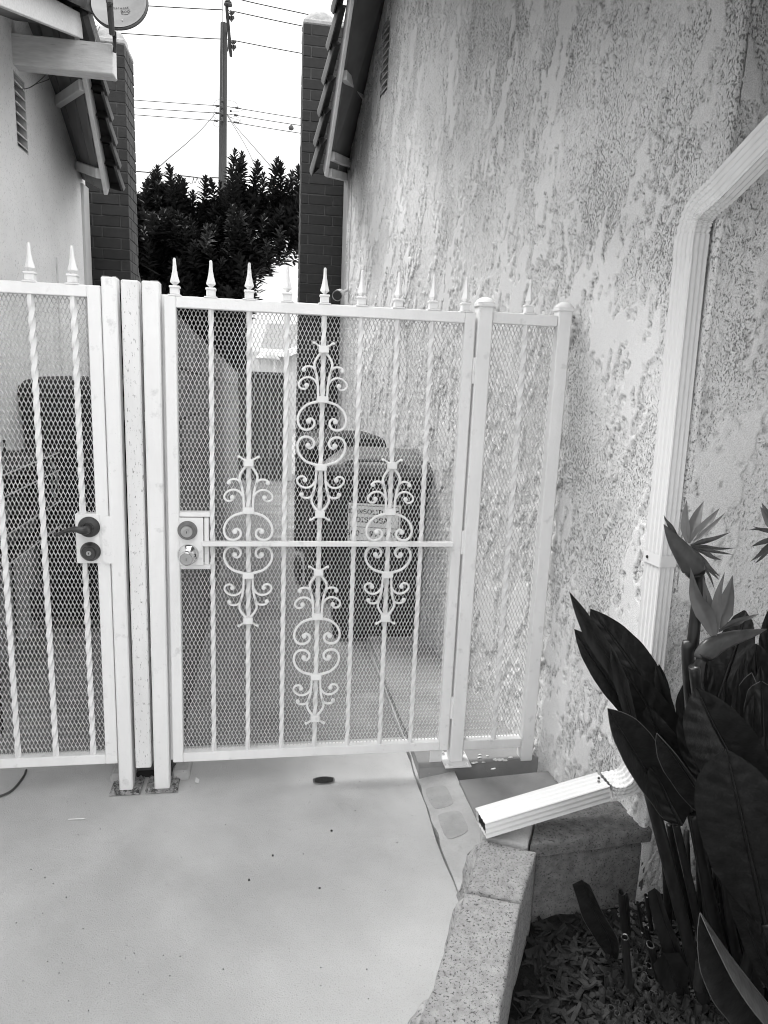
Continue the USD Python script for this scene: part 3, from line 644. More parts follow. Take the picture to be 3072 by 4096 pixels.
def expanded_mesh(par, x0, x1, z0, z1, y, px=.0135, pz=.0300, holes=(), seed=0):
    """expanded metal: a sheet of slit and stretched diamonds, every strand a bar with thickness"""
    rnd = np.random.default_rng(seed); nx = int(round((x1 - x0) / px)); nz = int(round((z1 - z0) / pz))
    px = (x1 - x0) / nx; pz = (z1 - z0) / nz; A, B = [], []
    i, k = np.meshgrid(np.arange(nx), np.arange(nz), indexing="ij"); i, k = i.ravel(), k.ravel()
    jit = lambda ii, kk: .0006 * np.sin(ii * 12.9898 + kk * 78.233)
    def nod(ii, kk, half):   # bonds: corner lattice and centre lattice
        xx = x0 + (ii + half * .5) * px; zz = z0 + (kk + half * .5) * pz
        return np.stack([xx + jit(ii * 2 + half, kk * 2), np.full(xx.shape, y) + 0 * xx, zz], -1)
    c = nod(i, k, 1)
    for di in (0, 1):
        for dk in (0, 1):
            p = nod(i + di, k + dk, 0); A.append(p); B.append(c)
    A, B = np.vstack(A), np.vstack(B)
    mid = (A + B) / 2; ok = np.ones(len(A), bool)
    for hx0, hx1, hz0, hz1 in holes: ok &= ~((mid[:, 0] > hx0) & (mid[:, 0] < hx1) & (mid[:, 2] > hz0) & (mid[:, 2] < hz1))
    A, B = A[ok], B[ok]
    d = B - A; L = np.linalg.norm(d, axis=1)[:, None]; d = d / L; bond = .0026
    A2 = A + d * 0; B2 = B - d * 0
    w = np.stack([-d[:, 2], np.zeros(len(d)), d[:, 0]], -1); hw, ht = .00100, .0009
    # bent S-shaped strands: narrow in the middle, joined to their neighbours at the bonds
    t = np.array([0, .2, .5, .8, 1.0]); bow = np.array([0, 1, 0, -1, 0]) * .0006
    wd = np.array([1.25, 1.0, .92, 1.0, 1.25]) * hw
    n = len(A); V = np.zeros((n, 5, 4, 3))
    sgn = np.sign(d[:, 0] * d[:, 2])[:, None]
    for j in range(5):
        c = A2 + (B2 - A2) * t[j] + w * bow[j] * sgn
        yo = np.zeros((n, 3)); yo[:, 1] = ht; tw = np.zeros((n, 3)); tw[:, 1] = .0008
        V[:, j, 0] = c - w * wd[j] - yo - tw; V[:, j, 1] = c + w * wd[j] - yo + tw; V[:, j, 2] = c + w * wd[j] + yo + tw; V[:, j, 3] = c - w * wd[j] + yo - tw
    base = (np.arange(n) * 20)[:, None]; F_ = []
    for j in range(4):
        for e in range(4):
            p, r = j * 4 + e, j * 4 + (e + 1) % 4; F_ += [[p, r, r + 4], [p, r + 4, p + 4]]
    F_ = np.array(F_)[None] + base[:, :, None]
    return MB().add(V.reshape(-1, 3), F_.reshape(-1, 3)).build("mesh_screen", M["mesh_paint"], par)
def finial(par, x, y, z, h=.118, ball=False):
    m = MB()
    m.box((x - .021, y - .019, z - .001), (x + .021, y + .019, z + .004), .0015)
    m.box((x - .0145, y - .0145, z + .004), (x + .0145, y + .0145, z + .030), .002)
    m.box((x - .0168, y - .0168, z + .024), (x + .0168, y + .0168, z + .0315), .002)
    prof = [(.0055, .0315), (.006, .035), (.0150, .043), (.0150, .046), (.0105, .062), (.0068, .082), (.0052, .100), (.0048, h - .004), (.0024, h)]
    if ball: prof = prof[:-3] + [(.0042, .098), (.0062, .103), (.0066, .108), (.004, h - .004), (.0005, h)]
    V = []
    for r, zz in prof:
        k = 4; V.append([[x + r * math.cos(a), y + r * math.sin(a), z + zz] for a in np.arange(k) / k * 2 * PI - PI / 2])
    f = []
    for i in range(len(V) - 1):
        for k in range(4):
            p, r = i * 4 + k, i * 4 + (k + 1) % 4; f += [[p, r, r + 4], [p, r + 4, p + 4]]
    f += [[(len(V) - 1) * 4 + q for q in (0, 1, 2)], [(len(V) - 1) * 4 + q for q in (0, 2, 3)]]
    m.add(np.vstack(V), f)
    return m.build("finial", M["paint"], par, smooth=25)

def flat_iron(m, pts, w, ends=(0, 0), x=0.0, z=0.0, y=-.0005, s=1, up=1, t=.0075):
    """a flat wrought strip through 2-D points; ends: radius of the ball at either end"""
    P = catmull(np.array(pts), 7); P = np.stack([x + s * P[:, 0], np.full(len(P), y), z + up * P[:, 1]], -1)
    n = len(P); d = np.gradient(P, axis=0); d /= np.linalg.norm(d, axis=1)[:, None]
    ww = w * np.interp(np.linspace(0, 1, n), [0, .15, .7, 1], [1.15, 1.0, 1.0, .95])
    V = []
    for p, q, a in zip(P, d, ww):
        o = np.array([-q[2], 0, q[0]]); c = a * .3
        V += [p - o * a / 2 + (0, t * .5, 0), p - o * a / 2 - (0, t * .2, 0), p - o * (a / 2 - c) - (0, t * .5, 0), p + o * (a / 2 - c) - (0, t * .5, 0), p + o * a / 2 - (0, t * .2, 0), p + o * a / 2 + (0, t * .5, 0)]
    f = []; k = 6
    for i in range(n - 1):
        for j in range(k):
            p, q = i * k + j, i * k + (j + 1) % k; f += [[p, q, q + k], [p, q + k, p + k]]
    m.add(V, f)
    for e, r in zip((P[0], P[-1]), ends):
        if r: m.lathe([(0, -.0062), (r * .6, -.0058), (r * .92, -.0035), (r, 0), (r, .004), (0, .004)], e, (0, 1, 0), 14)
UNIT = 1 / 2931.0
def half_motif(m, x, z, up):
    q = lambda *a: [(p[0] * UNIT, (1095 - p[1]) * UNIT) for p in a]
    for s in (-1, 1):
        k = dict(x=x, z=z, s=s, up=up)
        flat_iron(m, q((40, 232), (62, 222), (82, 206), (97, 203)), .0062, (0, .0050), **k)
        flat_iron(m, q((24, 296), (56, 334), (84, 385), (88, 425), (76, 480), (60, 540), (50, 620), (45, 720)), .0080, **k)
        flat_iron(m, q((72, 500), (84, 462), (112, 436), (155, 432), (190, 446), (193, 466)), .0070, (0, .0078), **k)
        flat_iron(m, q((54, 606), (82, 566), (128, 540), (185, 546), (228, 580), (240, 618), (220, 648), (184, 655), (158, 638), (160, 618)), .0070, (0, .0082), **k)
        flat_iron(m, q((50, 776), (96, 788), (156, 812), (212, 866), (240, 930), (240, 988), (214, 1038), (166, 1060), (114, 1050), (80, 1015), (80, 972), (108, 946), (138, 954), (136, 972)), .0082, (0, .0092), **k)
def collar(par, x, z, w, h, y=-.003):
    return MB().box((x - w / 2, y - .008, z - h / 2), (x + w / 2, y + .010, z + h / 2), .0025).build("collar", M["paint"], par)
def scroll(par, x, z):
    m = MB(); half_motif(m, x, z, 1); half_motif(m, x, z, -1); p = m.build("scroll", M["paint"], par, smooth=40)
    for up in (1, -1):
        for yc, w, h in ((262, 100, 72), (752, 116, 66)): collar(p, x, z + up * (1095 - yc) * UNIT, w * UNIT, h * UNIT)
    return p
def keyed(par, c, r, m, depth, name, face=None, face_m=None, keyr=.0085, off=(0, 0)):
    """a round lock: a domed rose on the plate, a cylinder face and a key slot"""
    cx, cy, cz = c; L = MB()
    L.lathe([(r, 0), (r * .985, -.004), (r * .90, -.010), (r * .74, -depth), (r * .64, -depth), (0, -depth + .002)][::1], (cx, cy, cz), (0, 1, 0), 36)
    p = L.build(name, m, par, smooth=32)
    f = MB().lathe([(face, -depth - .004), (face * .96, -depth - .0055), (0, -depth - .0055)], (cx, cy, cz), (0, 1, 0), 28); f.lathe([(face, -depth + .002), (face, -depth - .004)], (cx, cy, cz), (0, 1, 0), 28)
    f.build("lock_face", face_m, p, smooth=32)
    MB().lathe([(keyr, -depth - .0056), (keyr * .9, -depth - .0072), (0, -depth - .0072)], (cx, cy, cz), (0, 1, 0), 20).build("cylinder", M["steel"], p, smooth=32)
    MB().box((cx - .0007, cy - depth - .0078, cz - .006), (cx + .0007, cy - depth - .0068, cz + .004)).box((cx - .0018, cy - depth - .0078, cz - .001), (cx + .0018, cy - depth - .0068, cz + .001)).build("key_slot", M["keyway"], p)
    return p

# ---------------------------------------------------------------- right gate, with the scrolls
GW, GB, GT = 1.04, .105, 1.7596; T = .037
rg = thing("iron_gate", "closed white iron gate with four scroll castings, round knob and diamond mesh screen", "gate")
for a, b in (((0, 0, GB), (T, T, GT)), ((GW - T, 0, GB), (GW, T, GT))): sq(rg, "stile", a, b)
sq(rg, "rail", (T, .0005, GT - T), (GW - T, T - .0005, GT)); sq(rg, "rail", (T, .0005, GB), (GW - T, T - .0005, GB + T))
BX = [.147, .270, .394, .518, .643, .769, .890]; YB = .012
MIDZ = PY(1329, 2176, -.008)[2]
for x in BX: twisted_bar(rg, x, YB, GB + T, GT - T)
for x in [.033] + BX + [1.005]: finial(rg, x, T / 2, GT)
sq(rg, "lock_rail", (.112, -.016, MIDZ - .0085), (GW - T + .004, .004, MIDZ + .0085), ch=.002)
LX1 = .117
lzt, lzb = PY(750, 2000 + 520 / 7.373, 0)[2], PY(750, 2000 + 1915 / 7.373, 0)[2]
for z in (lzt + .010, lzb - .008): sq(rg, "lock_box_rail", (T, .002, z - .0085), (.141, T - .002, z + .0085))
sq(rg, "lock_box_rail", (LX1 + .002, .003, lzb), (.135, T - .003, lzt))
plate = MB().box((.0365, -.0035, lzb), (LX1, .003, lzt), .001).build("lock_plate", M["paint"], rg)
expanded_mesh(rg, T, GW - T, GB + T, GT - T, .026, holes=[(T, .136, lzb - .012, lzt + .012)], seed=1)
for x, z in ((BX[1], MIDZ), (BX[5], MIDZ)): scroll(rg, x, z)
for sx, sy in ((1294, 1735), (1273, 2587)): scroll(rg, BX[3], PY(sx, sy, 0)[2])
c = PY(680 + 515 / 7.373, 2000 + 895 / 7.373, -.003); keyed(rg, c, .0335, M["brass"], .020, "deadbolt", .0195, M["steel"])
c = PY(680 + 540 / 7.373, 2000 + 1605 / 7.373, -.003); L = MB()
L.lathe([(.0365, 0), (.0358, -.004), (.031, -.0105), (.022, -.015), (.0145, -.018), (.0145, -.030)], c, (0, 1, 0), 40)
kn = L.build("door_knob", M["chrome"], rg, smooth=40)
MB().lathe([(.0145, -.028), (.019, -.036), (.0245, -.044), (.0262, -.052), (.0245, -.060), (.0215, -.0635), (.0205, -.0635), (.0198, -.061)], c, (0, 1, 0), 40).build("knob_grip", M["chrome"], kn, smooth=40)
MB().lathe([(.0200, -.060), (.0195, -.0635), (0, -.0635)], c, (0, 1, 0), 32).build("lock_face", M["steel"], kn, smooth=30)
MB().lathe([(.0092, -.0636), (.0088, -.0648), (0, -.0648)], c, (0, 1, 0), 20).build("cylinder", M["steel"], kn, smooth=30)
MB().box((c[0] - .0008, c[1] - .0654, c[2] - .006), (c[0] + .0008, c[1] - .0644, c[2] + .004)).build("key_slot", M["keyway"], kn)
for py in (1480, 2170, 2830):                                        # hinges on the right stile
    z = PY(1850, py, .0)[2]; MB().lathe([(.0, -.045), (.0062, -.045), (.0062, .045), (.0, .045)], (GW + .006, .004, z), (0, 0, 1), 12).build("hinge", M["paint"], rg, smooth=40)
z = GB
MB().box((.972, .012, .022), (1.020, .016, GB + .01)).build("drop_strip", M["paint"], rg)

# ---------------------------------------------------------------- left gate
LR = -.194; LL = -1.00; LB_, LT_ = .112, 1.777
lg = thing("iron_gate", "plain white iron gate with dark lever handle, left of the post pair", "gate")
TS = .041
for a, b in (((LR - TS, 0, LB_), (LR, T, LT_)), ((LL, 0, LB_), (LL + TS, T, LT_))): sq(lg, "stile", a, b)
sq(lg, "rail", (LL + TS, .0005, LT_ - T), (LR - TS, T - .0005, LT_)); sq(lg, "rail", (LL + TS, .0005, LB_), (LR - TS, T - .0005, LB_ + T))
xb = [PY(293, 1190, YB)[0]]
for k in range(1, 5): xb.append(xb[0] - .127 * k)
pz0, pz1 = PY(340, 2253, 0)[2], PY(340, 2056, 0)[2]; px0 = PY(303, 2150, 0)[0]
twisted_bar(lg, xb[0], YB, pz1, LT_ - T, a=.0148, hand=1); twisted_bar(lg, xb[0], YB, LB_ + T, pz0, a=.0148, hand=1)
for x in xb[1:]: twisted_bar(lg, x, YB, LB_ + T, LT_ - T, a=.0148)
for x in xb: finial(lg, x, T / 2, LT_)
expanded_mesh(lg, LL + TS, LR - TS, LB_ + T, LT_ - T, .027, holes=[(px0, LR, pz0, pz1)], seed=2)
MB().box((px0, -.001, pz0), (LR - TS + .001, T - .001, pz1), .002).build("lock_plate", M["paint"], lg)
MB().box((px0 + .002, -.0035, pz0 + .001), (LR - .030, .001, pz1 - .001), .001).build("lock_plate", M["paint"], lg)
gx = [PY(406, 2100, -.004)[0], PY(444, 2100, -.004)[0]]; gz = [PY(420, 2254, -.004)[2], PY(420, 2065, -.004)[2]]; w_ = .012
MB().slab([(gx[0], -.0055, gz[0] + w_), (gx[0] + w_, -.0055, gz[0]), (gx[1] + .004, -.0055, gz[0]), (gx[1] + .004, -.0055, gz[1]), (gx[0] + w_, -.0055, gz[1]), (gx[0], -.0055, gz[1] - w_)], .003).build("latch_guard", M["paint"], lg)
c = PY(356, 2108, -.004)
hd = MB().lathe([(.0355, 0), (.035, -.004), (.0325, -.008), (.031, -.0085), (.0225, -.011), (.0185, -.0125), (.0165, -.018), (0, -.018)], c, (0, 1, 0), 40).build("lever_handle", M["bronze"], lg, smooth=32)
tip = PY(214, 2135, -.045); b0 = c + (0, -.018, 0)
pth = catmull([c + (0, -.015, -.002), c + (-.002, -.036, -.003), c + (-.012, -.047, -.001), c + (-.035, -.050, .004), c + (-.062, -.050, -.003), c + (-.088, -.049, -.016), tip + (.012, -.003, .000), tip], 6)
MB().tube(pth, np.interp(np.linspace(0, 1, len(pth)), [0, .18, .3, .45, .7, .93, 1], [.013, .0145, .0125, .0085, .0062, .0052, .0025]), 14).build("lever", M["bronze"], hd, smooth=True)
c = PY(362, 2206, -.004); keyed(lg, c, .0335, M["bronze"], .020, "deadbolt", .0205, M["bronze"])

# ---------------------------------------------------------------- posts and base plates
def base_plate(par, x0, x1, y0, y1, z, m, pts=True):
    p = MB().box((x0, y0, z), (x1, y1, z + .006), .001).build("base_plate", m, par)
    for bx in (x0 + .013, x1 - .013):
        for by in (y0 + .013, y1 - .013):
            MB().lathe([(.0095, .006), (.0095, .0085), (.0065, .0085)], (bx, by, z), (0, 0, 1), 14).lathe([(.0068, .0085), (.0068, .0135), (.004, .0145), (.0035, .018), (0, .018)], (bx, by, z), (0, 0, 1), 6).build("bolt", m, p, smooth=30)
def gate_post(label, x0, x1, y0, y1, z0, z1, m, plate=None, cap=False, open_top=True):
    t = thing("gate_post", label, "post")
    b = MB().box((x0, y0, z0), (x1, y1, z1), .004)
    b.build("shaft", m, t)
    if cap:
        k = MB(); w = .004; k.box((x0 - w, y0 - w, z1 - .001), (x1 + w, y1 + w, z1 + .016), .004)
        cx, cy = (x0 + x1) / 2, (y0 + y1) / 2; h = (x1 - x0) / 2; V = []
        for r, zz in ((h + w - .001, z1 + .015), (h - .006, z1 + .027), (h - .016, z1 + .032), (.004, z1 + .0335)): V += [[cx + sx * r, cy + sy * r, zz] for sx, sy in ((-1, -1), (1, -1), (1, 1), (-1, 1))]
        f = []
        for i in range(3):
            for j in range(4): p, q = i * 4 + j, i * 4 + (j + 1) % 4; f += [[p, q, q + 4], [p, q + 4, p + 4]]
        f += [[12, 13, 14], [12, 14, 15]]; k.add(V, f); k.build("post_cap", m, t, smooth=30)
    else:
        MB().box((x0 + .003, y0 + .003, z1 - .001), (x1 - .003, y1 - .003, z1 + .0015)).build("post_end", M["rust"], t)
    if plate: base_plate(t, *plate)
    return t
q1 = [PZ(380 + a / 1.6265, 2900 + b / 1.6265, .003) for a, b in ((92, 485), (275, 472), (305, 385), (132, 380))]
gate_post("white square post on a rusty bolted plate, hinge side of the lever handle gate", LR + .004 - .004 + .0035, -.143, -.005, .046, .004, 1.806, M["paint"], (-.222, -.113, -.030, .077, .002, M["rust"]))
gate_post("white square post on a rusty bolted plate, beside the knob lock of the scroll gate", -.0665, -.0125, -.008, .044, .004, 1.800, M["paint"], (-.098, .018, -.028, .074, .002, M["rust"]))
fp = thing("filler_post", "worn white filler post hanging between the pair of bolted gate posts", "post")
MB().box((-.132, .0, .088), (-.077, .05, 1.800), .004).build("shaft", M["paint_worn"], fp)
for z in (.5, 1.35): MB().box((-.142, .052, z), (-.068, .060, z + .03), .001).build("tie_strap", M["paint_worn"], fp)
sp_ = thing("stop_strip", "thin white stop strip behind the lock edge of the scroll gate", "strip")
MB().box((-.0115, .030, .10), (.010, .036, 1.764), .001).build("strip", M["paint"], sp_)

# fixed panel between the scroll gate and the house
fpn = thing("fence_panel", "narrow fixed white mesh panel with one twisted bar between its posts and the house", "fence")
gate_x = (1.0475, 1.100)
p1 = MB().box((gate_x[0], -.008, .056), (gate_x[1], .046, 1.782), .004).build("post", M["paint"], fpn)
p2 = MB().box((1.339, -.008, .045), (1.388, .044, 1.782), .004).build("post", M["paint"], fpn)
def post_cap(par, x0, x1, y0, y1, z1):
    k = MB(); w = .004; k.box((x0 - w, y0 - w, z1 - .003), (x1 + w, y1 + w, z1 + .013), .004)
    cx, cy = (x0 + x1) / 2, (y0 + y1) / 2; h = (x1 - x0) / 2; V = []
    for r, zz in ((h + w - .001, z1 + .012), (h - .006, z1 + .025), (h - .016, z1 + .031), (.004, z1 + .0325)): V += [[cx + sx * r, cy + sy * r, zz] for sx, sy in ((-1, -1), (1, -1), (1, 1), (-1, 1))]
    f = []
    for i in range(3):
        for j in range(4): p, q = i * 4 + j, i * 4 + (j + 1) % 4; f += [[p, q, q + 4], [p, q + 4, p + 4]]
    f += [[12, 13, 14], [12, 14, 15]]; k.add(V, f); k.build("post_cap", M["paint"], par, smooth=30)
post_cap(p1, *gate_x, -.008, .046, 1.782); post_cap(p2, 1.339, 1.388, -.008, .044, 1.782)
base_plate(p1, 1.022, 1.128, -.040, .068, .051, M["paint"])
pz = lambda y: y
sq(fpn, "rail", (1.1005, .0, 1.727), (1.3385, .036, 1.765)); sq(fpn, "rail", (1.1005, 0, .103), (1.3385, .036, .142))
twisted_bar(fpn, 1.226, YB, .142, 1.727, a=.0148); finial(fpn, 1.234, .018, 1.765, ball=True)
expanded_mesh(fpn, 1.101, 1.338, .142, 1.727, .027, seed=3)

# ================================================================ block wall between the two yards
bw = thing("block_wall", "grey concrete block wall running back between the two gates", "wall")
D_ = np.array([-.018, 1.0, -.0366]); wz = 1.735; CHB = .2; rnd = random.Random(8)
m = MB(); m.slab([(-.145, .105, -.1), (-.004, .105, -.1), (-.004 + D_[0] * 8.5, 8.6, -.42), (-.145 + D_[0] * 8.5, 8.6, -.42)], .0)
m = MB()
for k in range(9):
    z1 = wz - k * CHB; z0 = z1 - CHB + .009
    y = .10 if k % 2 == 0 else .10; first = .395 if k % 2 == 0 else .195
    while y < 8.4:
        L = first if y == .10 else .395
        a = np.array([0, y, 0]); c0 = D_ * (y - .1); c1_ = D_ * (y + L - .1)
        b = MB(); x0, x1 = -.148, -.004
        o = rnd.uniform(-.0015, .0015)
        p = [(x0 + c0[0] + o, y, z0 + c0[2]), (x1 + c0[0] + o, y, z0 + c0[2]), (x1 + c1_[0] + o, y + L - .008, z0 + c1_[2]), (x0 + c1_[0] + o, y + L - .008, z0 + c1_[2])]
        v = np.array(p + [(q[0], q[1], q[2] + CHB - .009) for q in p]); b.add(v, [[0, 2, 1], [0, 3, 2], [4, 5, 6], [4, 6, 7], [0, 1, 5], [0, 5, 4], [1, 2, 6], [1, 6, 5], [2, 3, 7], [2, 7, 6], [3, 0, 4], [3, 4, 7]])
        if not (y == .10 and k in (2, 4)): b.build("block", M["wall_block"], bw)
        y += L
v = np.array([(x, yv, z + D_[2] * (yv - .1)) for yv in (.118, 8.4) for x, z in ((-.140, -.25), (-.012, -.25), (-.012, wz - .012), (-.140, wz - .012))]); v[4:, 0] += D_[0] * 8.3
MB().add(v, [[0, 1, 2], [0, 2, 3], [4, 6, 5], [4, 7, 6], [0, 4, 5], [0, 5, 1], [1, 5, 6], [1, 6, 2], [2, 6, 7], [2, 7, 3], [3, 7, 4], [3, 4, 0]]).build("mortar_core", M["black_hole"], bw)
for lo, hi in (((-.235, .055, -.02), (-.148, .16, .034)), ((-.012, .055, -.02), (.052, .17, .036)), ((-.148, .085, -.02), (-.012, .2, .02))): MB().box(lo, hi, .008).build("footing_brick", M["set_brick"] if hi[2] > .03 else M["black_hole"], bw)
# paint splashes low on the wall and the step
def splash(par, c, ax, ay, rad, seed, m, n=14):
    r = np.random.default_rng(seed); a = np.linspace(0, 2 * PI, n, endpoint=False); rr = rad * r.uniform(.5, 1.1, n)
    P = [np.asarray(c) + np.asarray(ax) * math.cos(t) * q + np.asarray(ay) * math.sin(t) * q for t, q in zip(a, rr)]
    return MB().slab(P, .0012).build("paint_splash", m, par)

# ================================================================ bins
def wheelie_bin(label, cx, cy, rz, w, d, h, z0, lid_m, sign=False, lid_tilt=0.0):
    t = thing("wheelie_bin", label, "bin", (cx, cy, z0), rz)
    k = 10; V = []
    for z, s in ((.02, .80), (.06, .82), (h * .55, .92), (h * .9, 1.0), (h * .905, 1.05), (h * .96, 1.06)):
        a, b, r = w / 2 * s, d / 2 * s, .09 * s; ring = []
        for sx, sy, a0 in ((1, -1, -PI / 2), (1, 1, 0), (-1, 1, PI / 2), (-1, -1, PI)):
            for q in np.linspace(0, PI / 2, 5): ring.append([sx * (a - r) + r * math.cos(a0 + q), sy * (b - r) + r * math.sin(a0 + q), z])
        V.append(ring)
    m = MB(); V = np.array(V); m.grid(np.concatenate([V, V[:, :1]], 1)[:, ::-1]); m.poly(V[-1]); m.build("body", M["bin"], t, smooth=35)
    L = []
    for z, s in ((0, 1.08), (.025, 1.09), (.05, 1.04), (.085, .9), (.105, .62), (.112, .2)):
        a, b, r = w / 2 * s, d / 2 * s, .10 * s; ring = []
        for sx, sy, a0 in ((1, -1, -PI / 2), (1, 1, 0), (-1, 1, PI / 2), (-1, -1, PI)):
            for q in np.linspace(0, PI / 2, 5): ring.append([sx * (a - r) + r * math.cos(a0 + q), sy * (b - r) + r * math.sin(a0 + q), h * .965 + z + lid_tilt * (sy * b) * .3])
        L.append(ring)
    m = MB(); L = np.array(L); m.grid(np.concatenate([L, L[:, :1]], 1)[:, ::-1]); m.poly(L[-1]); ld = m.build("lid", lid_m, t, smooth=40)
    m = MB(); m.tube(catmull([(-w * .3, -d * .44, h * .99), (-w * .26, -d * .52, h * 1.03), (0, -d * .54, h * 1.05), (w * .26, -d * .52, h * 1.03), (w * .3, -d * .44, h * .99)], 5), .013, 8); m.build("lid_grip", lid_m, ld, smooth=True)
    m = MB(); m.tube([(-w * .45, d * .58, h * .93), (w * .45, d * .58, h * .93)], .016, 10)
    for s in (-1, 1): m.tube([(s * w * .4, d * .48, h * .9), (s * w * .4, d * .59, h * .93)], .014, 8)
    m.build("handle", M["bin"], t, smooth=True)
    for s in (-1, 1): MB().lathe([(0, -.022), (.08, -.022), (.105, -.015), (.105, .015), (.08, .022), (0, .022)], (s * w * .47, d * .45, .105), (1, 0, 0), 24).build("wheel", M["black"], t, smooth=35)
    if sign:
        zc = h * .70; y = -d / 2 * .955 - .004
        sg = MB().box((-.15, y - .006, zc - .115), (.15, y + .02, zc + .115), .002).build("sign_plate", M["sign"], t)
        def txt(s, hgt, x, z):
            tm = meshkit.text_mesh(s, hgt, .001, True); v = np.array(tm.vertices); v = np.stack([v[:, 0] - (v[:, 0].max() + v[:, 0].min()) / 2 + x, -v[:, 2] + y - .0062, v[:, 1] + z], 1)
            MB().add(v, np.array(tm.faces)).build("sign_lettering", M["ink"], sg)
        txt("CONSOLIDATED", .027, 0, zc + .055); txt("DISPOSAL", .030, 0, zc + .006); txt("800-299-4898", .030, 0, zc - .073)
        m = MB()
        for z in (zc + .102, zc - .102, zc - .022): m.box((-.138, y - .0072, z - .0015), (.138, y - .006, z + .0015))
        for x in (-.138, .138): m.box((x - .0015, y - .0072, zc - .102), (x + .0015, y - .006, zc + .102))
        m.build("sign_border", M["ink"], sg)
    return t
fb_ = PZ(1480, 2640, -.05)
wheelie_bin("black wheelie bin with a disposal company sign on its front, behind the scroll gate", 1.0, 1.72, math.radians(-14), .60, .60, 1.06, GZ(1.65), M["bin_lid"], True)
wheelie_bin("second black bin half hidden behind the one with the disposal sign", .86, 2.62, math.radians(8), .56, .6, 1.12, GZ(2.62), M["bin"])
# behind the left gate
wheelie_bin("tall black bin with rounded lid against the left house behind the wire shelves", -.775, 2.02, math.radians(80), .56, .50, 1.38, 0, M["bin"])
lb = wheelie_bin("black bin with a grey plastic bag sagging over its rim, behind the lever handle gate", -.53, 2.95, math.radians(-4), .52, .5, 1.30, 0, M["bin"])
m = MB(); n_ = 26
th = np.linspace(0, 2 * PI, n_); P = []
for z, r in ((1.22, .31), (1.28, .325), (1.36, .30), (1.41, .22), (1.42, .0)):
    P.append([[-.53 + (r + .02 * math.sin(5 * t + z * 30)) * math.cos(t), 2.95 + (r * .95) * math.sin(t), z + .02 * math.sin(7 * t + z * 9)] for t in th])
tag(m.grid(np.array(P)[:, ::-1]).build("plastic_bag", M["bag"], None, smooth=True), "crumpled grey plastic bag draped over the rim of the black bin", "bag")
m = MB(); P = []
for z, r in ((1.38, .12), (1.45, .20), (1.55, .21), (1.62, .17), (1.66, .07), (1.665, 0)):
    P.append([[-.47 + (r + .012 * math.sin(4 * t + z * 22)) * math.cos(t), 3.0 + r * math.sin(t), z + .012 * math.sin(3 * t)] for t in th])
tag(m.grid(np.array(P)[:, ::-1]).build("cloth_bundle", M["cloth"], None, smooth=True), "dark rounded cloth bundle sitting on top of the grey plastic bag", "bundle")
sh = thing("wire_shelf", "low pale-edged shelf unit with odds and ends along the left house wall", "shelf")
SX = -.74
for k, (px, py) in enumerate(((119, 1860), (119, 1941), (119, 2086), (119, 2200))):
    q = PX(px, py, SX); z = q[2]
    if k == 0: y1 = q[1]
    MB().box((-1.02, .45, z - .004), (SX - .012, 1.45, z + .004), .001).build("shelf_board", M["dark_wood"], sh)
    MB().tube([(SX - .006, .45, z), (SX - .006, 1.45, z)], .0035, 8).build("shelf_rail", M["trim"], sh)
for y in (.46, 1.44):
    for x in (-1.01, SX - .008): MB().tube([(x, y, .0), (x, y, 1.12)], .007, 8).build("upright", M["dark_wood"], sh)
rr = np.random.default_rng(4)
for k, (px, py) in enumerate(((119, 1941), (119, 2086), (119, 2200))):
    z = PX(px, py, SX)[2]; y = .5; nt_ = 0
    while y < 1.35:
        w = rr.uniform(.09, .17); h = rr.uniform(.06, .13)
        m_ = [M["bag"], M["cloth"], M["wall_block"], M["bin"]][int(rr.integers(4))]
        tub = thing("storage_tub", f"tub standing {['near end','second','third','fourth','fifth','sixth','seventh','eighth'][nt_]} along the {['upper','middle','lower'][k]} board of the shelf unit", "tub", group="tubs on the shelf unit")
        m = MB(); m.lathe([(0, 0), (w * .36, 0), (w * .44, h), (w * .46, h), (w * .40, h - .006), (w * .33, .006), (0, .006)], (-.87, y + w / 2, z + .005), n=14); m.build("tub_body", m_, tub, smooth=30); y += w + rr.uniform(.0, .04); nt_ += 1
for k, pts in enumerate((((-.80, 1.47, 1.02), (-.775, 1.47, .92), (-.79, 1.47, .82), (-.765, 1.47, .87), (-.785, 1.47, 1.0), (-.80, 1.47, .84)),)):
    tag(MB().tube(catmull(pts, 6), .004, 6).build("coiled_cord", M["wire_pale"], None, smooth=True), "pale looped cord hanging at the end of the shelf unit", "cord")

# ================================================================ back of the alley
bg = thing("board_gate", "dark vertical board gate closing the far end of the alley", "gate")
x0, x1 = PY(922, 1700, 9.3)[0], PY(1143, 1700, 9.3)[0]; zt = PY(1030, 1492, 9.3)[2]; zb = -.32
nb = 7
for k in range(nb):
    a = x0 + (x1 - x0) * k / nb; MB().box((a + .003, 9.3, zb), (a + (x1 - x0) / nb - .003, 9.325, zt - .03), .003).build("board", M["dark_wood"], bg)
MB().box((x0 - .03, 9.27, zt - .03), (x1 + .03, 9.34, zt + .02), .005).build("top_rail", M["fascia"] if False else M["pole_wood"], bg)
for z in (zb + .25, zt - .3): MB().box((x0, 9.327, z), (x1, 9.36, z + .1), .004).build("rail", M["dark_wood"], bg)
MB().box((x1 + .035, 9.26, zb), (x1 + .11, 9.34, zt + .03), .006).build("post", M["trim"], bg)
MB().box((x0 - .6, 9.30, zb), (x0 - .035, 9.34, zt + .05), .006).build("side_board", M["dark_wood"], bg)
hs = thing("far_house", "distant neighbour house with pale shingled roof and white eaves", "house")
YF = 21.0
def pf(x, y, dy=0.0): return PY(900 + x / 2.975, 1220 + y / 2.975, YF + dy)
e0, e1, r0, r1 = pf(420, 540), pf(740, 560), pf(510, 245, 3), pf(870, 250, 3)
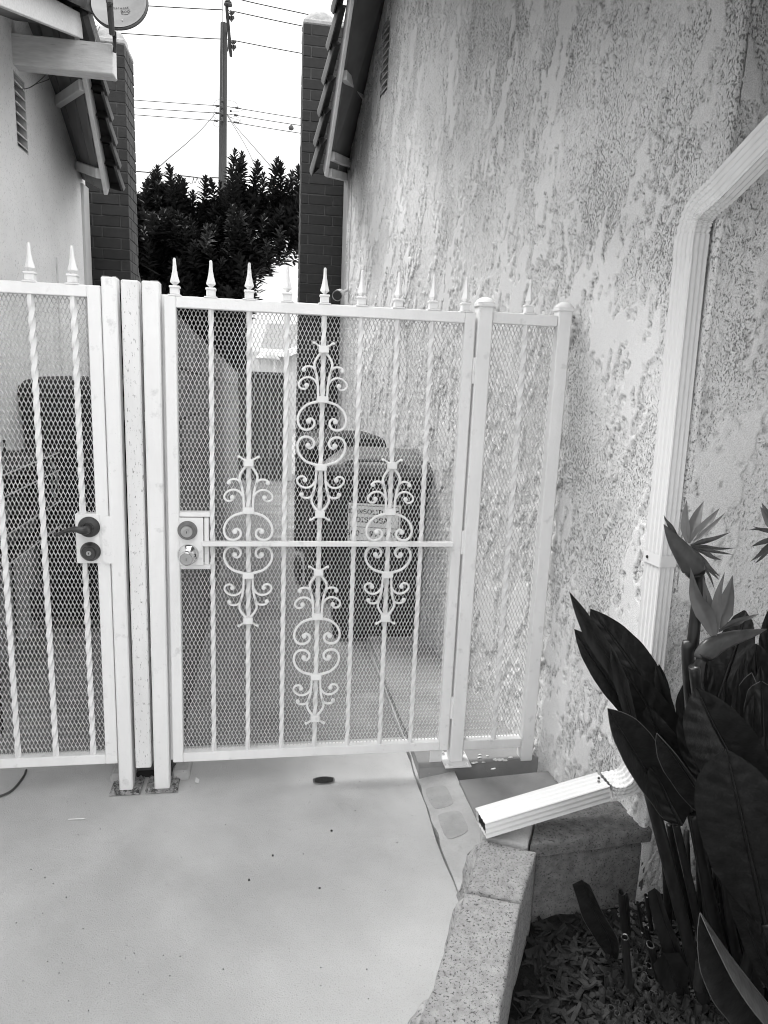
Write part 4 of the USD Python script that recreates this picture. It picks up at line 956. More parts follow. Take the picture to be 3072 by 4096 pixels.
m = MB(); m.slab([e0, e1, r1, r0], .12); m.build("roof", M["shingle"], hs)
e2 = pf(900, 470, 1)
m = MB(); m.slab([e1, e2 + (.6, 0, .2), r1 + (1.5, 0, 0), r1], .12); m.build("roof", M["shingle"], hs)
for k in range(11):
    t = (k + .5) / 11; a = e0 + (r0 - e0) * t; b = e1 + (r1 - e1) * t
    MB().bar(a + (0, -.02, .03), b + (0, -.02, .03), .25, .03, up=(0, -.6, .8)).build("shingle_course", M["shingle"], hs)
MB().bar(e0 - (0, .1, .05), e1 - (0, .1, .05), .05, .22, .01).build("eave_fascia", M["paint"], hs)
MB().bar(e1 - (0, .1, .05), e2 + (.6, -.1, .15), .05, .22, .01).build("eave_fascia", M["paint"], hs)
MB().box((e0[0] - .3, YF + .5, -.6), (e1[0] + 3, YF + .8, e0[2] - .05)).build("wall", M["far_wall"], hs)
w0, w1 = pf(560, 585), pf(660, 650); MB().box((w0[0], YF + .4, w1[2]), (w1[0], YF + .49, w0[2])).build("window", M["black_hole"], hs)
cv = thing("garden_canopy", "pale rounded canopy roof standing before the distant house", "canopy")
cc, ce0, ce1 = PY(900 + 470 / 2.975, 1220 + 540 / 2.975, 14), PY(900 + 350 / 2.975, 1220 + 640 / 2.975, 14), PY(900 + 650 / 2.975, 1220 + 660 / 2.975, 14)
R_ = (ce1[0] - ce0[0]) / 2; mid = (ce0 + ce1) / 2
m = MB(); m.lathe([(R_, 0), (R_ * 1.01, .03), (R_ * .8, .09), (R_ * .5, .15), (R_ * .2, .18), (0, .18)], mid, n=28); m.build("top", M["dish"], cv, smooth=35)
m = MB()
for a in (0.8, 2.3, 3.9, 5.4): m.tube([mid + (R_ * .85 * math.cos(a), R_ * .85 * math.sin(a), .02), (mid[0] + R_ * .85 * math.cos(a), mid[1] + R_ * .85 * math.sin(a), -.5)], .025, 8)
m.build("legs", M["fascia"], cv)

# ================================================================ tree behind the alley
tr = thing("evergreen_tree", "dense dark evergreen tree with upright leafy spires filling the gap between the chimneys", "tree")
rg_ = np.random.default_rng(17)
TY = 10.8
def tp(px, py, dy=0.0): return PY(px, py, TY + dy)
base_t = np.array([-.1, TY + .4, -.4])
m = MB(); m.tube(catmull([base_t, base_t + (.05, 0, 1.0), base_t + (-.05, .05, 1.9), base_t + (.0, .0, 3.0)], 5), np.linspace(.13, .06, 16), 10); m.build("trunk", M["bark"], tr, smooth=True)
# silhouette of the crown top, source pixels
prof_x = np.array([440, 558, 600, 650, 690, 740, 780, 830, 870, 905, 935, 960, 1000, 1040, 1080, 1110, 1150, 1200, 1290])
prof_y = np.array([760, 745, 700, 712, 705, 770, 800, 790, 760, 735, 680, 690, 730, 740, 760, 720, 735, 705, 690])
spires = [(615, 690), (672, 665), (628, 672), (716, 712), (733, 722), (772, 770), (822, 712), (845, 725), (925, 672), (940, 605), (968, 618), (962, 640), (1030, 645), (1020, 690), (1108, 640), (1120, 655), (1172, 690), (1192, 672), (1055, 700), (880, 735), (690, 725), (590, 725), (1090, 720), (1150, 725)]
LV, LF, nl_ = [], [], 0
def put_leaves(c, d, up, L, W):
    """leaves: base points c, directions d, lengths L: a folded, pointed blade each"""
    global nl_
    s = np.cross(d, up); s /= np.linalg.norm(s, axis=1)[:, None] + 1e-9; nn2 = np.cross(s, d)
    L, W = L[:, None], W[:, None]
    v = np.stack([c, c + d * L * .35 - s * W * .42 + nn2 * W * .12, c + d * L * .35 + s * W * .42 + nn2 * W * .12, c + d * L * .72 - s * W * .36 + nn2 * W * .02 , c + d * L * .72 + s * W * .36 + nn2 * W * .02, c + d * L - nn2 * L * .10, c + d * L * .5 - nn2 * W * .10], 1)
    f = np.array([[0, 6, 1], [0, 2, 6], [1, 6, 3], [2, 4, 6], [3, 6, 5], [4, 5, 6]])
    LV.append(v.reshape(-1, 3)); LF.append((f[None] + (np.arange(len(c)) * 7)[:, None, None]).reshape(-1, 3) + nl_); nl_ += len(c) * 7
limbs = MB()
def spire(tip, length, nleaf, lean, size=1.0):
    tip = np.asarray(tip); ax = np.array([lean[0], lean[1], 1.0]); ax /= np.linalg.norm(ax)
    k = np.arange(nleaf); t = k / nleaf; a = k * 2.39996 + rg_.uniform(0, 6)
    c = tip - ax * (t * length)[:, None]
    e1_ = np.cross(ax, [0, 1, 0.1]); e1_ /= np.linalg.norm(e1_); e2_ = np.cross(ax, e1_)
    el = np.interp(t, [0, .15, .5, 1], [1.15, .75, .45, .2]) + rg_.normal(0, .12, nleaf)
    d = np.cos(el)[:, None] * (np.cos(a)[:, None] * e1_ + np.sin(a)[:, None] * e2_) + np.sin(el)[:, None] * ax
    L = size * np.interp(t, [0, .1, .3, 1], [.075, .115, .155, .17]) * rg_.uniform(.85, 1.15, nleaf)
    put_leaves(c, d, np.broadcast_to(ax, d.shape) + rg_.normal(0, .15, d.shape), L, L * .46)
    return c[-1]
for sx, sy in spires:
    for q in range(1): spire(tp(sx, sy, rg_.uniform(-.5, .3)), rg_.uniform(.55, .75), 64, rg_.normal(0, .07, 2))
cnt = 0
while cnt < 1500:
    px, py = rg_.uniform(430, 1290), rg_.uniform(640, 1500)
    top = np.interp(px, prof_x, prof_y) + 22
    if py < top: continue
    if px > 1010 and py > 980 + (1190 - px) * .55 + rg_.uniform(-30, 30): continue
    if px > 960 and py > 1190: continue
    if px > 1000 and py > 850 and rg_.random() < .42: continue
    dy = rg_.uniform(-1.1, 1.0) * np.clip((py - top) / 120, .15, 1)
    tip = tp(px, py, dy)
    out = np.array([(px - 860) / 900, dy * .25])
    e = spire(tip, rg_.uniform(.3, .5), 32, out * .9 + rg_.normal(0, .25, 2), 1.0)
    if cnt % 9 == 0 and px < 960:
        j = base_t + (0, 0, rg_.uniform(1.3, 2.9)); limbs.tube(catmull([j, (j + e) / 2 + (0, 0, .12), e], 3), np.linspace(.028, .008, 7), 5)
    cnt += 1
m = MB(); m.add(np.vstack(LV), np.vstack(LF)); tag(m.build("crown", M["crown"], tr), kind="stuff")
limbs.build("limbs", M["bark"], tr)

# ================================================================ utility pole and its lines
rod = thing("thin_rod", "thin dark rod standing upright against the left house behind the gate", "rod"); q0, q1 = PX(226, 1030, XL + .02), PX(240, 1500, XL + .02)
MB().tube([(XL + .02, q0[1], q0[2]), (XL + .02, q0[1], .4)], .006, 8).build("rod", M["fascia"], rod)
up_ = thing("utility_pole", "tall dark wooden utility pole rising behind the tree", "pole")
PYY = 25.0
k6 = lambda x, y: (750 + x / 1.694, y / 1.694)
def pp(x, y, Y=PYY): return PY(*k6(x, y), Y)
a, b = pp(246, 158), pp(238, 1160); r_t, r_b = .115, .145
dz = (a - b) / (a[2] - b[2]); foot = b - dz * (b[2] + .5)
m = MB(); m.tube([foot, b, a], [.16, r_b, r_t], 14); m.build("shaft", M["pole_wood"], up_, smooth=40)
arm0, arm1 = pp(266, 52, PYY - 1.25), pp(294, 376, PYY + 1.1)
MB().bar(arm0, arm1, .10, .12, .01).build("crossarm", M["pole_wood"], up_)
MB().bar(pp(272, 350, PYY - .2), pp(284, 200, PYY - .35), .05, .03, .005).build("brace", M["pole_wood"], up_)
def insulator(p, r=.085, up=(0, 0, 1)):
    MB().lathe([(0, -.02), (.02, -.02), (.025, .0), (r, .01), (r, .04), (r * .55, .06), (r * .85, .075), (r * .85, .10), (r * .5, .12), (r * .6, .14), (r * .3, .17), (0, .17)], p, up, 16).build("insulator", M["insul"], up_, smooth=40)
insulator(pp(275, 38, PYY - 1.3), .14); insulator(pp(285, 128, PYY - .8), .10, (.9, 0, .4)); insulator(pp(300, 325, PYY + .6), .10, (.9, 0, .4)); insulator(pp(286, 92, PYY - .9), .09, (.9, 0, .4)); insulator(pp(299, 290, PYY + .5), .09, (.9, 0, .4))
MB().tube([pp(235, 150, PYY - .13), pp(237, 420, PYY - .14), pp(236, 660, PYY - .15), pp(238, 760, PYY - .15)], .018, 6).build("ground_wire", M["wire"], up_)
MB().tube([pp(236, 0, PYY - .05), pp(236, 160, PYY - .05)], .012, 6).build("top_wire", M["wire"], up_)
for y in (676, 720, 766, 810): MB().bar(pp(236, y - 14, PYY - .19), pp(236, y + 14, PYY - .19), .10, .06, .01).build("spool_bracket", M["insul"], up_)
def line(label, pts, r, grp=None, m=None):
    tag(MB().tube(catmull(pts, 8), r, 6).build("power_line", m or M["wire"], None, smooth=True), label, "wire", grp)
def run(y0l, y1, y2, y3, Y, lab, r=.018):
    """left part to the pole, then on to the right; heights in the picture"""
    A = pp(0, y0l, Y); B = pp(240, y1, Y); A2 = A + (A - B) * 4.0 + (0, 0, .05)
    line(lab + ", left of the pole", [A2, A, B], r)
    C = pp(270, y2, Y); Dd = pp(800, y3, Y); E_ = Dd + (Dd - C) * 2 + (0, 0, .1)
    line(lab + ", right of the pole", [C, Dd, E_], r)
run(55, 66, 68, 180, PYY - .8, "upper high wire at the crossarm")
run(253, 265, 266, 366, PYY + .6, "lower high wire at the end of the crossarm")
run(703, 717, 722, 807, PYY - .2, "topmost of the three thin service wires at mid pole", .014)
run(754, 767, 772, 855, PYY - .2, "middle one of the three thin service wires at mid pole", .014)
run(804, 819, 822, 908, PYY - .2, "lowest of the three thin service wires at mid pole", .014)
A = pp(370, 0, PYY - 1.3); Dd = pp(847, 105, PYY - 1.3); line("topmost high wire, upper right above the chimney", [A - (Dd - A) * .4 + (0, 0, .1), A, Dd, Dd + (Dd - A) * 2], .018)
line("drop wire falling from the pole to the lower left", [pp(185, 775, PYY - .3), pp(100, 870, PYY - 2), pp(0, 965, PYY - 5), pp(-130, 1075, PYY - 8), pp(-270, 1200, PYY - 10)], .014)
line("drop wire falling steeply from the pole behind the tree spire", [pp(270, 785, PYY - .3), pp(345, 905, PYY - 3), pp(410, 1020, PYY - 6), pp(470, 1160, PYY - 8)], .014)
line("drop wire falling from the pole to the right-hand tree spire", [pp(268, 775, PYY - .3), pp(330, 860, PYY - 3), pp(440, 985, PYY - 6), pp(620, 1190, PYY - 9)], .014)
line("low cable crossing behind the tree left of the pole", [pp(-700, 1130, PYY), pp(-300, 1165, PYY), pp(0, 1195, PYY), pp(120, 1210, PYY), pp(210, 1205, PYY), pp(600, 1240, PYY)], .022)
for k, pts in enumerate(([(215, 672), (185, 690), (172, 730), (180, 790), (205, 812)], [(268, 678), (320, 690), (340, 722), (300, 728), (268, 722)], [(205, 720), (180, 745), (190, 765), (212, 768)], [(290, 752), (340, 755), (378, 742), (340, 728)], [(268, 772), (300, 800), (355, 815), (350, 835), (300, 830)], [(180, 818), (178, 845), (205, 862), (212, 850)], [(285, 800), (320, 790), (358, 805), (345, 832)])):
    MB().tube(catmull([pp(x, y, PYY - .25) for x, y in pts], 7), .008, 5).build("jumper_loop", M["wire"], up_, smooth=True)
for k, (x, y) in enumerate(((195, 716), (207, 718), (330, 730), (338, 731), (293, 752), (322, 779), (334, 781), (186, 817), (198, 820), (318, 828), (330, 830), (343, 832), (195, 765), (208, 767))):
    MB().lathe([(0, -.045), (.035, -.03), (.035, .03), (0, .045)], pp(x, y, PYY - .25), (1, 0, .1), 8).build("wire_clamp", M["insul"], up_)
for k, pts in enumerate(([(10, 1200), (12, 1235), (30, 1245), (40, 1205)], [(40, 1205), (50, 1240), (66, 1205)], [(66, 1205), (80, 1245), (95, 1208)])):
    line(["first", "second", "third"][k] + " slack loop of cable hanging left of the pole", [pp(x, y, PYY) for x, y in pts], .012)
tag(MB().lathe([(0, 0), (.08, .03), (.10, .09), (.05, .17), (.02, .21), (0, .21)], pp(702, 885, PYY - .2), n=12).build("wire_marker", M["insul"], None, smooth=True), "small dark drop-shaped marker hanging on the lowest service wire", "marker")

# ================================================================ satellite dish on the ridge beam
sd = thing("satellite_dish", "grey satellite dish with a 500 emblem clamped to the left ridge beam", "dish")
c1p = lambda x, y, Y: PY(x / 2.37, y / 2.37, Y)
YD = 1.95
ctr = c1p(1125, 20, YD); rx = (c1p(1398, 60, YD)[0] - c1p(858, 60, YD)[0]) / 2; rzv = (ctr - c1p(1135, 292, YD))[2]
fx = np.array([.97, -.1, .10]); fx /= np.linalg.norm(fx); fz = np.array([-.08, .25, .96]); fz -= fx * (fz @ fx); fz /= np.linalg.norm(fz); fy = np.cross(fz, fx)
def dp(u, v, d=0.0): return ctr + fx * u * rx + fz * v * rzv + fy * d
th = np.linspace(0, 2 * PI, 49); V = []
for r in (0, .25, .5, .75, .93, 1.0): V.append([dp(r * math.cos(t), r * math.sin(t), .06 * (1 - r * r)) for t in th])
m = MB(); m.grid(np.array(V)); V2 = [[dp(r * math.cos(t), r * math.sin(t), .06 * (1 - r * r) + .008) for t in th] for r in (1.0, .75, .4, 0)]
m.grid(np.array(V2)); m.build("reflector", M["dish"], sd, smooth=True)
m = MB(); rim = [dp(1.005 * math.cos(t), 1.005 * math.sin(t), .012) for t in th]; m.tube(rim, .009, 8, caps=False); m.build("rim", M["dish_dark"], sd, smooth=True)
def on_dish(tm, u, v):
    vv = np.array(tm.vertices); vv[:, 0] -= (vv[:, 0].max() + vv[:, 0].min()) / 2
    q = np.array([dp(u + a / rx, v + b / rzv) for a, b in vv[:, :2]]); r2 = [((u + a / rx) ** 2 + (v + b / rzv) ** 2) for a, b in vv[:, :2]]
    return q + fy * (np.array([.06 * (1 - x) for x in r2])[:, None] - .004 - vv[:, 2:3])
u0 = lambda x: (c1p(x, 40, YD)[0] - ctr[0]) / rx
tm = meshkit.text_mesh("500", .0125, .0006, True); tm.vertices[:, 0] *= 1.45
eu, ev = u0(1158), (c1p(1158, 60, YD)[2] - ctr[2]) / rzv
MB().add(on_dish(tm, eu, ev), np.array(tm.faces)).build("emblem_digits", M["dish_dark"], sd)
for sc, mat_, dd in ((1.0, "dish_dark", .0002), (.80, "dish", .0022)):
    tt = np.linspace(0, 2 * PI, 33)[:-1]; P = []
    for t in tt:
        a = np.sign(math.cos(t)) * abs(math.cos(t)) ** .45 * .030 * sc * (1 + .10 * math.sin(t)); b = np.sign(math.sin(t)) * abs(math.sin(t)) ** .45 * .0165 * sc + .006
        P.append([a, b, 0])
    vv = np.array(P); q = np.array([dp(eu + a / rx, ev + b / rzv) for a, b, _ in vv]); r2 = [((eu + a / rx) ** 2 + (ev + b / rzv) ** 2) for a, b, _ in vv]
    q = q + fy * (np.array([.06 * (1 - x) for x in r2])[:, None] - dd); MB().add(q, [[0, i, i + 1] for i in range(1, 31)]).build("emblem", M[mat_], sd)
tm = meshkit.text_mesh("N E T W O R K", .0085, .0006, True); MB().add(on_dish(tm, u0(1118), (c1p(1150, 12, YD)[2] - ctr[2]) / rzv), np.array(tm.faces)).build("emblem_word", M["dish_dark"], sd)
MB().tube([c1p(1035, -30, 1.8), c1p(1042, 60, 1.8), c1p(1062, 325, 1.9)], [.015, .0165, .0145], 12).build("feed_arm", M["dish_dark"], sd, smooth=True)
MB().bar(c1p(1005, -6, 1.77), c1p(1068, -2, 1.77), .03, .05, .008).build("feed_bracket", M["dish_dark"], sd)
for x, y in ((1130, 160), (1012, 225), (1112, 246)): MB().lathe([(0, -.004), (.004, -.003), (.005, 0), (0, 0)], dp(u0(x), (c1p(x, y, YD)[2] - ctr[2]) / rzv, .04), fy, 10).build("bolt", M["steel"], sd)
MB().bar(c1p(1082, 295, 1.99), c1p(1086, 365, 1.99), .022, .02, .004).build("mast_clamp", M["black"], sd)
MB().tube([c1p(1084, 355, 2.0), c1p(1090, 440, 2.01), c1p(1084, 500, 2.02)], .0095, 10).build("mast", M["bronze"], sd, smooth=True)
for k, pts in enumerate(([(925, 238), (895, 280), (905, 345), (902, 395)], [(948, 250), (925, 300), (912, 350), (905, 395)])):
    tag(MB().tube(catmull([c1p(x, y, 2.08) for x, y in pts], 6), .0018, 6).build("coax_cable", M["wire_pale"], None, smooth=True), ["outer", "inner"][k] + " pale cable looping down from the dish edge to the ridge beam", "cable")
for k, pts in enumerate(([(460, 682), (400, 742), (330, 800), (260, 838), (195, 842), (140, 820)], [(524, 686), (480, 740), (420, 770), (345, 795), (280, 832), (210, 846)])):
    tag(MB().tube(catmull([PX(x / 2.37, y / 2.37, XL + .06 + .02 * k + (.1 if i == 0 else 0)) for i, (x, y) in enumerate(pts)], 6), .0022, 6).build("vent_cable", M["wire"], None, smooth=True), ["lower", "upper"][k] + " thin cable sagging from the ridge beam into the left vent", "cable")

# ================================================================ security camera on the right corner trim
sc_ = thing("security_camera", "small bullet security camera on the corner trim above the gate", "camera")
kk = lambda x, y: (1180 + x / 1.7019, y / 1.7019)
p0, p1_ = PY(*kk(292, 2010), 3.55), PY(*kk(322, 1990), 3.62)
d = (p1_ - p0) + np.array([0, .05, 0]); d /= np.linalg.norm(d)
MB().lathe([(.0, 0.004), (.042, .004), (.044, -.002), (.044, .03), (.040, .10), (.02, .115), (0, .115)], p0 - d * .02, d, 22).build("body", M["trim"], sc_, smooth=35)
MB().lathe([(0, 0), (.034, 0), (.036, .003), (.036, .012)], p0 - d * .027, d, 20).build("lens", M["black"], sc_, smooth=30)
MB().tube([p1_ + d * .02, p1_ + d * .05 + (.06, .03, .03), PY(*kk(362, 1972), 3.72)], .012, 8).build("arm", M["fascia"], sc_, smooth=True)
line_pts = [PW(*kk(x, y), .02) for x, y in ((378, 1105), (384, 1400), (372, 1650), (365, 1900), (362, 2060))]
tag(MB().tube(catmull(line_pts, 5), .003, 6).build("wall_cable", M["wire_pale"], None, smooth=True), "thin pale cable running down the stucco beside the corner trim", "cable")
tag(MB().tube(catmull([PW(*kk(x, y), .03) for x, y in ((250, 1082), (300, 1078), (345, 1070), (375, 1085))], 5), .003, 6).build("eave_cable", M["wire"], None, smooth=True), "short dark cable strung under the lowest lookout block of the right eave", "cable")

# ================================================================ downspout
c8 = lambda x, y: (1500 + x / 1.0553, 2700 + y / 1.0553)
c3 = lambda x, y: (2400 + x / 1.8438, y / 1.8438)
ds = thing("downspout", "white corrugated metal downspout bending down the stucco wall to an outlet over the blocks", "downspout")
HW, HT = .0375, .0255
def ribbed(hw, ht, ribs=True):
    P = []
    def side(a, b, n, amp, per):
        a, b = np.array(a), np.array(b); nn = np.array([(b - a)[1], -(b - a)[0]]); nn = nn / np.linalg.norm(nn)
        for t in np.linspace(.04, .96, n): P.append(a + (b - a) * t - nn * amp * (.5 - .5 * math.cos((t - .04) / .92 * 2 * PI * per)) )
    am = .0034 if ribs else 0
    side((hw, -ht), (hw, ht), 25, am, 3); side((hw, ht), (-hw, ht), 41, am, 4); side((-hw, ht), (-hw, -ht), 25, am, 3); side((-hw, -ht), (hw, -ht), 41, am, 4)
    return np.array(P)
def spout(par, name, pts, ups, hw=HW, ht=HT, ribs=True, caps=False, crimp=0.0):
    pts = np.asarray(pts, float); m = MB(); pr = ribbed(hw, ht, ribs)
    if crimp:
        t = np.gradient(pts, axis=0); t /= np.linalg.norm(t, axis=1)[:, None]; V = []
        for i, (p, d, u) in enumerate(zip(pts, t, np.broadcast_to(ups, pts.shape))):
            a = np.cross(u, d); a /= np.linalg.norm(a); b = np.cross(d, a); s = 1 - crimp * (i % 2)
            V.append(p + pr[:, :1] * s * a + pr[:, 1:] * s * b)
        V = np.array(V); m.grid(np.concatenate([V, V[:, :1]], 1))
    else: m.sweep(pr, pts, ups, caps=caps)
    return m.build(name, M["downspout"], par, smooth=10 if crimp else 28)
wn3 = np.array([*WN, 0.0])
off = .048
low, top = WP(-.607, off, .44), WP(-.560, off, 1.93)
mid_ = low + (top - low) * ((1.03 - .44) / (1.93 - .44))
zs_ = PW(2650, 2225, off)[2]
mid_ = low + (top - low) * ((zs_ - .44) / (1.93 - .44))
spout(ds, "pipe", [low, mid_ + (0, 0, .01)], wn3, HW * .985, HT * .985)
spout(ds, "pipe", [mid_ - (0, 0, .012), top], wn3)
d0 = PW(*c3(930, 1365), off + .0); d1 = PW(*c3(1239, 1045), off); dd = (d1 - d0) / np.linalg.norm(d1 - d0)
el = bez(top - (0, 0, .02), top + (0, 0, .085), d0 - dd * .075, d0, n=27)
spout(ds, "elbow", el, wn3, HW * 1.03, HT * 1.03, crimp=.09)
spout(ds, "pipe", [d0 - dd * .01, d0 + dd * .9], wn3)
spout(ds, "collar", [top - (0, 0, .05), top + (0, 0, .004)], wn3, HW * 1.03, HT * 1.04)
# strap with its screw
st_ = mid_ + (0, 0, -.008); q = spout(ds, "strap", [st_ - (0, 0, .017), st_ + (0, 0, .017)], wn3, HW + .0022, HT + .0022, ribs=False)
MB().lathe([(0, -.003), (.004, -.002), (.005, 0)], st_ + wn3 * (HT + .003) - np.array([*WE, 0]) * -.018, wn3 * -1, 10).build("screw", M["black"], ds)
# lower elbow and the outlet piece lying on the blocks
mo = PZ(*c8(447, 625), .238); ee = PY(*c8(965, 470), -.60)
oh = (mo - ee) / np.linalg.norm(mo - ee)
eo = bez(ee - oh * .01, ee - oh * .05, low + (0, 0, -.10), low + (0, 0, .02), n=21)
ups_ = np.array([np.array([0, 0, 1.0]) * (1 - t) + wn3 * t for t in np.linspace(0, 1, 21)])
spout(ds, "elbow", eo, ups_, HW * 1.02, HT * 1.02, crimp=.08)
spout(ds, "outlet", [mo, ee + oh * .0], (0, 0, 1), HW * 1.05, HT * 1.06)
spout(ds, "outlet_lining", [mo + oh * -.006, ee + oh * .01], (0, 0, 1), HW * 1.00, HT * 1.00)  # near-black lining stands in for the shade inside the open mouth
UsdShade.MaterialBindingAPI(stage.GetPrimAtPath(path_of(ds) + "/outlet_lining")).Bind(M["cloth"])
for k in (.2, .6): MB().lathe([(0, -.004), (.0038, -.003), (.0045, 0)], ee + oh * (.012 + .02 * k) + np.array([0, 0, HT * 1.1]) + np.array([-oh[1], oh[0], 0]) * -(.012 - .03 * k), (0, 0, -1), 10).build("screw", M["rust"], ds)

# ================================================================ planter blocks
pw = thing("planter_wall", "low concrete block planter edge turning from the drive to the house wall", "planter")
def rough_block(corners, z0, z1, name, m, amp=.004, seed=0, rnd_=.010, nsub=9):
    """a weathered block: four top corners in plan, chipped edges"""
    c = np.array([(p[0], p[1]) for p in corners]); L = []
    n = nsub; P = []
    outline = []
    for k in range(4):
        for t in np.linspace(0, 1, n, endpoint=False): outline.append(c[k] * (1 - t) + c[(k + 1) % 4] * t)
    outline = np.array(outline); ce = c.mean(0); V = []
    for ins, z in ((.0, z0), (.0, z0 + (z1 - z0) * .35), (0, z0 + (z1 - z0) * .7), (0, z1 - rnd_ * 1.2), (rnd_ * .35, z1 - rnd_ * .35), (rnd_ * 1.2, z1), (.04, z1 + .0005)):
        d = ce - outline; d /= np.linalg.norm(d, axis=1)[:, None]; q = outline + d * ins
        p3 = np.stack([q[:, 0], q[:, 1], np.full(len(q), z)], 1)
        nz = meshkit.fbm(p3 * 28, 3, seed) - .5; ch = np.clip(meshkit.noise(p3 * 14, seed + 5) - .62, 0, 1) * (1 if ins or z > z1 - rnd_ * 2 else .2)
        q = q + d * (ch * .03)[:, None] - d * (nz * amp * 1.5)[:, None]
        V.append(np.stack([q[:, 0], q[:, 1], z + nz * amp * (z > z0 + .01) - ch * .012], 1))
    m_ = MB(); V = np.array(V)
    if np.cross(c[1] - c[0], c[2] - c[1]) < 0: V = V[:, ::-1]
    m_.grid(np.concatenate([V, V[:, :1]], 1).transpose(0, 1, 2)[:, ::-1]); top_ = V[-1]; k = len(top_)
    cen = top_.mean(0); vv = np.vstack([top_, cen]); m_.add(vv, [[i, (i + 1) % k, k] for i in range(k)])
    return m_.build(name, m, pw, smooth=40)
f_tl, f_tr, f_br, f_bl = [PZ(*c8(*p), .2) for p in ((452, 690), (686, 740), (618, 955), (383, 905))]
dirb = np.array([f_bl[0] - .6677, f_bl[1] + 1.2164, 0]); dirb = -dirb / np.linalg.norm(dirb)
rough_block([f_tl, f_tr, f_br, f_bl], -.12, .2, "block", M["block"], seed=2)
gap = dirb * .006
n_bl, n_br = f_bl + gap, f_br + gap
n2l, n2r = PZ(*c8(185, 1462), .2), PZ(*c8(522, 1478), .2)
dl = (n2l - n_bl); dl /= np.linalg.norm(dl); dr_ = (n2r - n_br); dr_ /= np.linalg.norm(dr_)
rough_block([n_bl, n_br, n_br + dr_ * .41, n_bl + dl * .41], -.12, .2, "block", M["block"], seed=7)
rough_block([n_bl + dl * .418, n_br + dr_ * .418, n_br + dr_ * .82, n_bl + dl * .82], -.12, .198, "block", M["block"], seed=9)
rough_block([n_bl + dl * .828, n_br + dr_ * .828, n_br + dr_ * 1.23, n_bl + dl * 1.23], -.12, .199, "block", M["block"], seed=11)
# cross wall: body and cap
a0, a1 = PZ(*c8(655, 720), .2), PZ(*c8(1170, 652), .2)
bk0, bk1 = a0 + (.085, .16, 0), a1 + (.0, .155, 0)
b0, b1 = a0 + (.0, .008, 0), a1 + (-.003, .008, 0)
rough_block([bk0, bk1, a1, a0], .158, .203, "cap_slab", M["cap_block"], seed=21, rnd_=.007, nsub=16)
rough_block([bk0 + (0, -.01, 0), bk1 + (0, -.01, 0), b1, b0], -.14, .155, "block", M["cap_block"], seed=23, nsub=12)
t0 = PZ(*c8(470, 684), .197); t1 = PZ(*c8(648, 722), .197); t2 = PZ(*c8(600, 652), .197)
rough_block([t0 + (-.012, .004, 0), t1 + (-.002, .002, 0), bk0 + (-.004, 0, 0), t0 + (.03, .14, 0)], .0, .197, "corner_mortar", M["mortar_strip"], seed=25, rnd_=.006)
# lumpy old mortar clinging to the drive side of the blocks
m = MB(); V = []
ts = np.linspace(-.05, 1.15, 150)
for t in ts:
    if t < .22: p = f_tl * (1 - (t + .05) / .27) + f_bl * ((t + .05) / .27); n_ = np.array([f_bl[1] - f_tl[1], -(f_bl[0] - f_tl[0]), 0])
    else: p = n_bl + dl * ((t - .22) / .93 * .95); n_ = np.array([dl[1], -dl[0], 0])
    n_ = n_ / np.linalg.norm(n_); n_ = n_ if n_[0] < 0 else -n_
    k = np.array([p[0] * 9, p[1] * 9, 0]); big = meshkit.fbm(k * 1.0, 2, 41); lump = .008 + .055 * max(big - .38, 0) * 2.0
    row = []
    for u, (o, z) in enumerate(((-.004, .188), (.35, .172), (.75, .14), (1.0, .09), (.95, .04), (1.15, .0), (1.15, -.03))):
        w = meshkit.fbm(np.array([p[0] * 34, p[1] * 34, z * 34]), 3, 43) - .5
        zz = z - max(0, .62 - big) * .20 * (z > .03) + w * .02; row.append(p * [1, 1, 0] + n_ * (o * lump + w * .030 * (u > 0)) + np.array([0, 0, min(zz, .187)]))
    V.append(row)
m.grid(np.array(V)[:, ::-1]); m.build("old_mortar", M["rough_mortar"], pw, smooth=50)

# ================================================================ planting bed
bed = MB(); xs = np.linspace(.55, 3.2, 90); ysb = np.linspace(-3.0, -.52, 90)
X, Y = np.meshgrid(xs, ysb, indexing="ij"); Zb = -.085 + .03 * meshkit.fbm(np.stack([X * 9, Y * 9, 0 * X], -1), 3, 51) + .04 * np.clip((X - 1.2) * .6, 0, 1)
cl = (n_bl[0] + .03 + (Y - n_bl[1]) * dl[0] / dl[1]); P = np.stack([np.maximum(X, np.where(Y < -.9, cl, X)), Y, Zb], -1)
def bed_z(x, y): return float(-.085 + .03 * meshkit.fbm(np.array([x * 9, y * 9, 0.]), 3, 51) + .04 * min(max((x - 1.2) * .6, 0), 1))
bed.grid(P); tag(bed.build("planting_bed", M["soil"], smooth=True), kind="structure")
rb = np.random.default_rng(61); m = MB()
inner = lambda y: np.interp(y, [-2.2, n_br[1] + dr_[1] * .4, n_br[1], f_tr[1]], [n_br[0] + dr_[0] * 1.2, n_br[0] + dr_[0] * .4, n_br[0], f_tr[0]])
cnt = 0
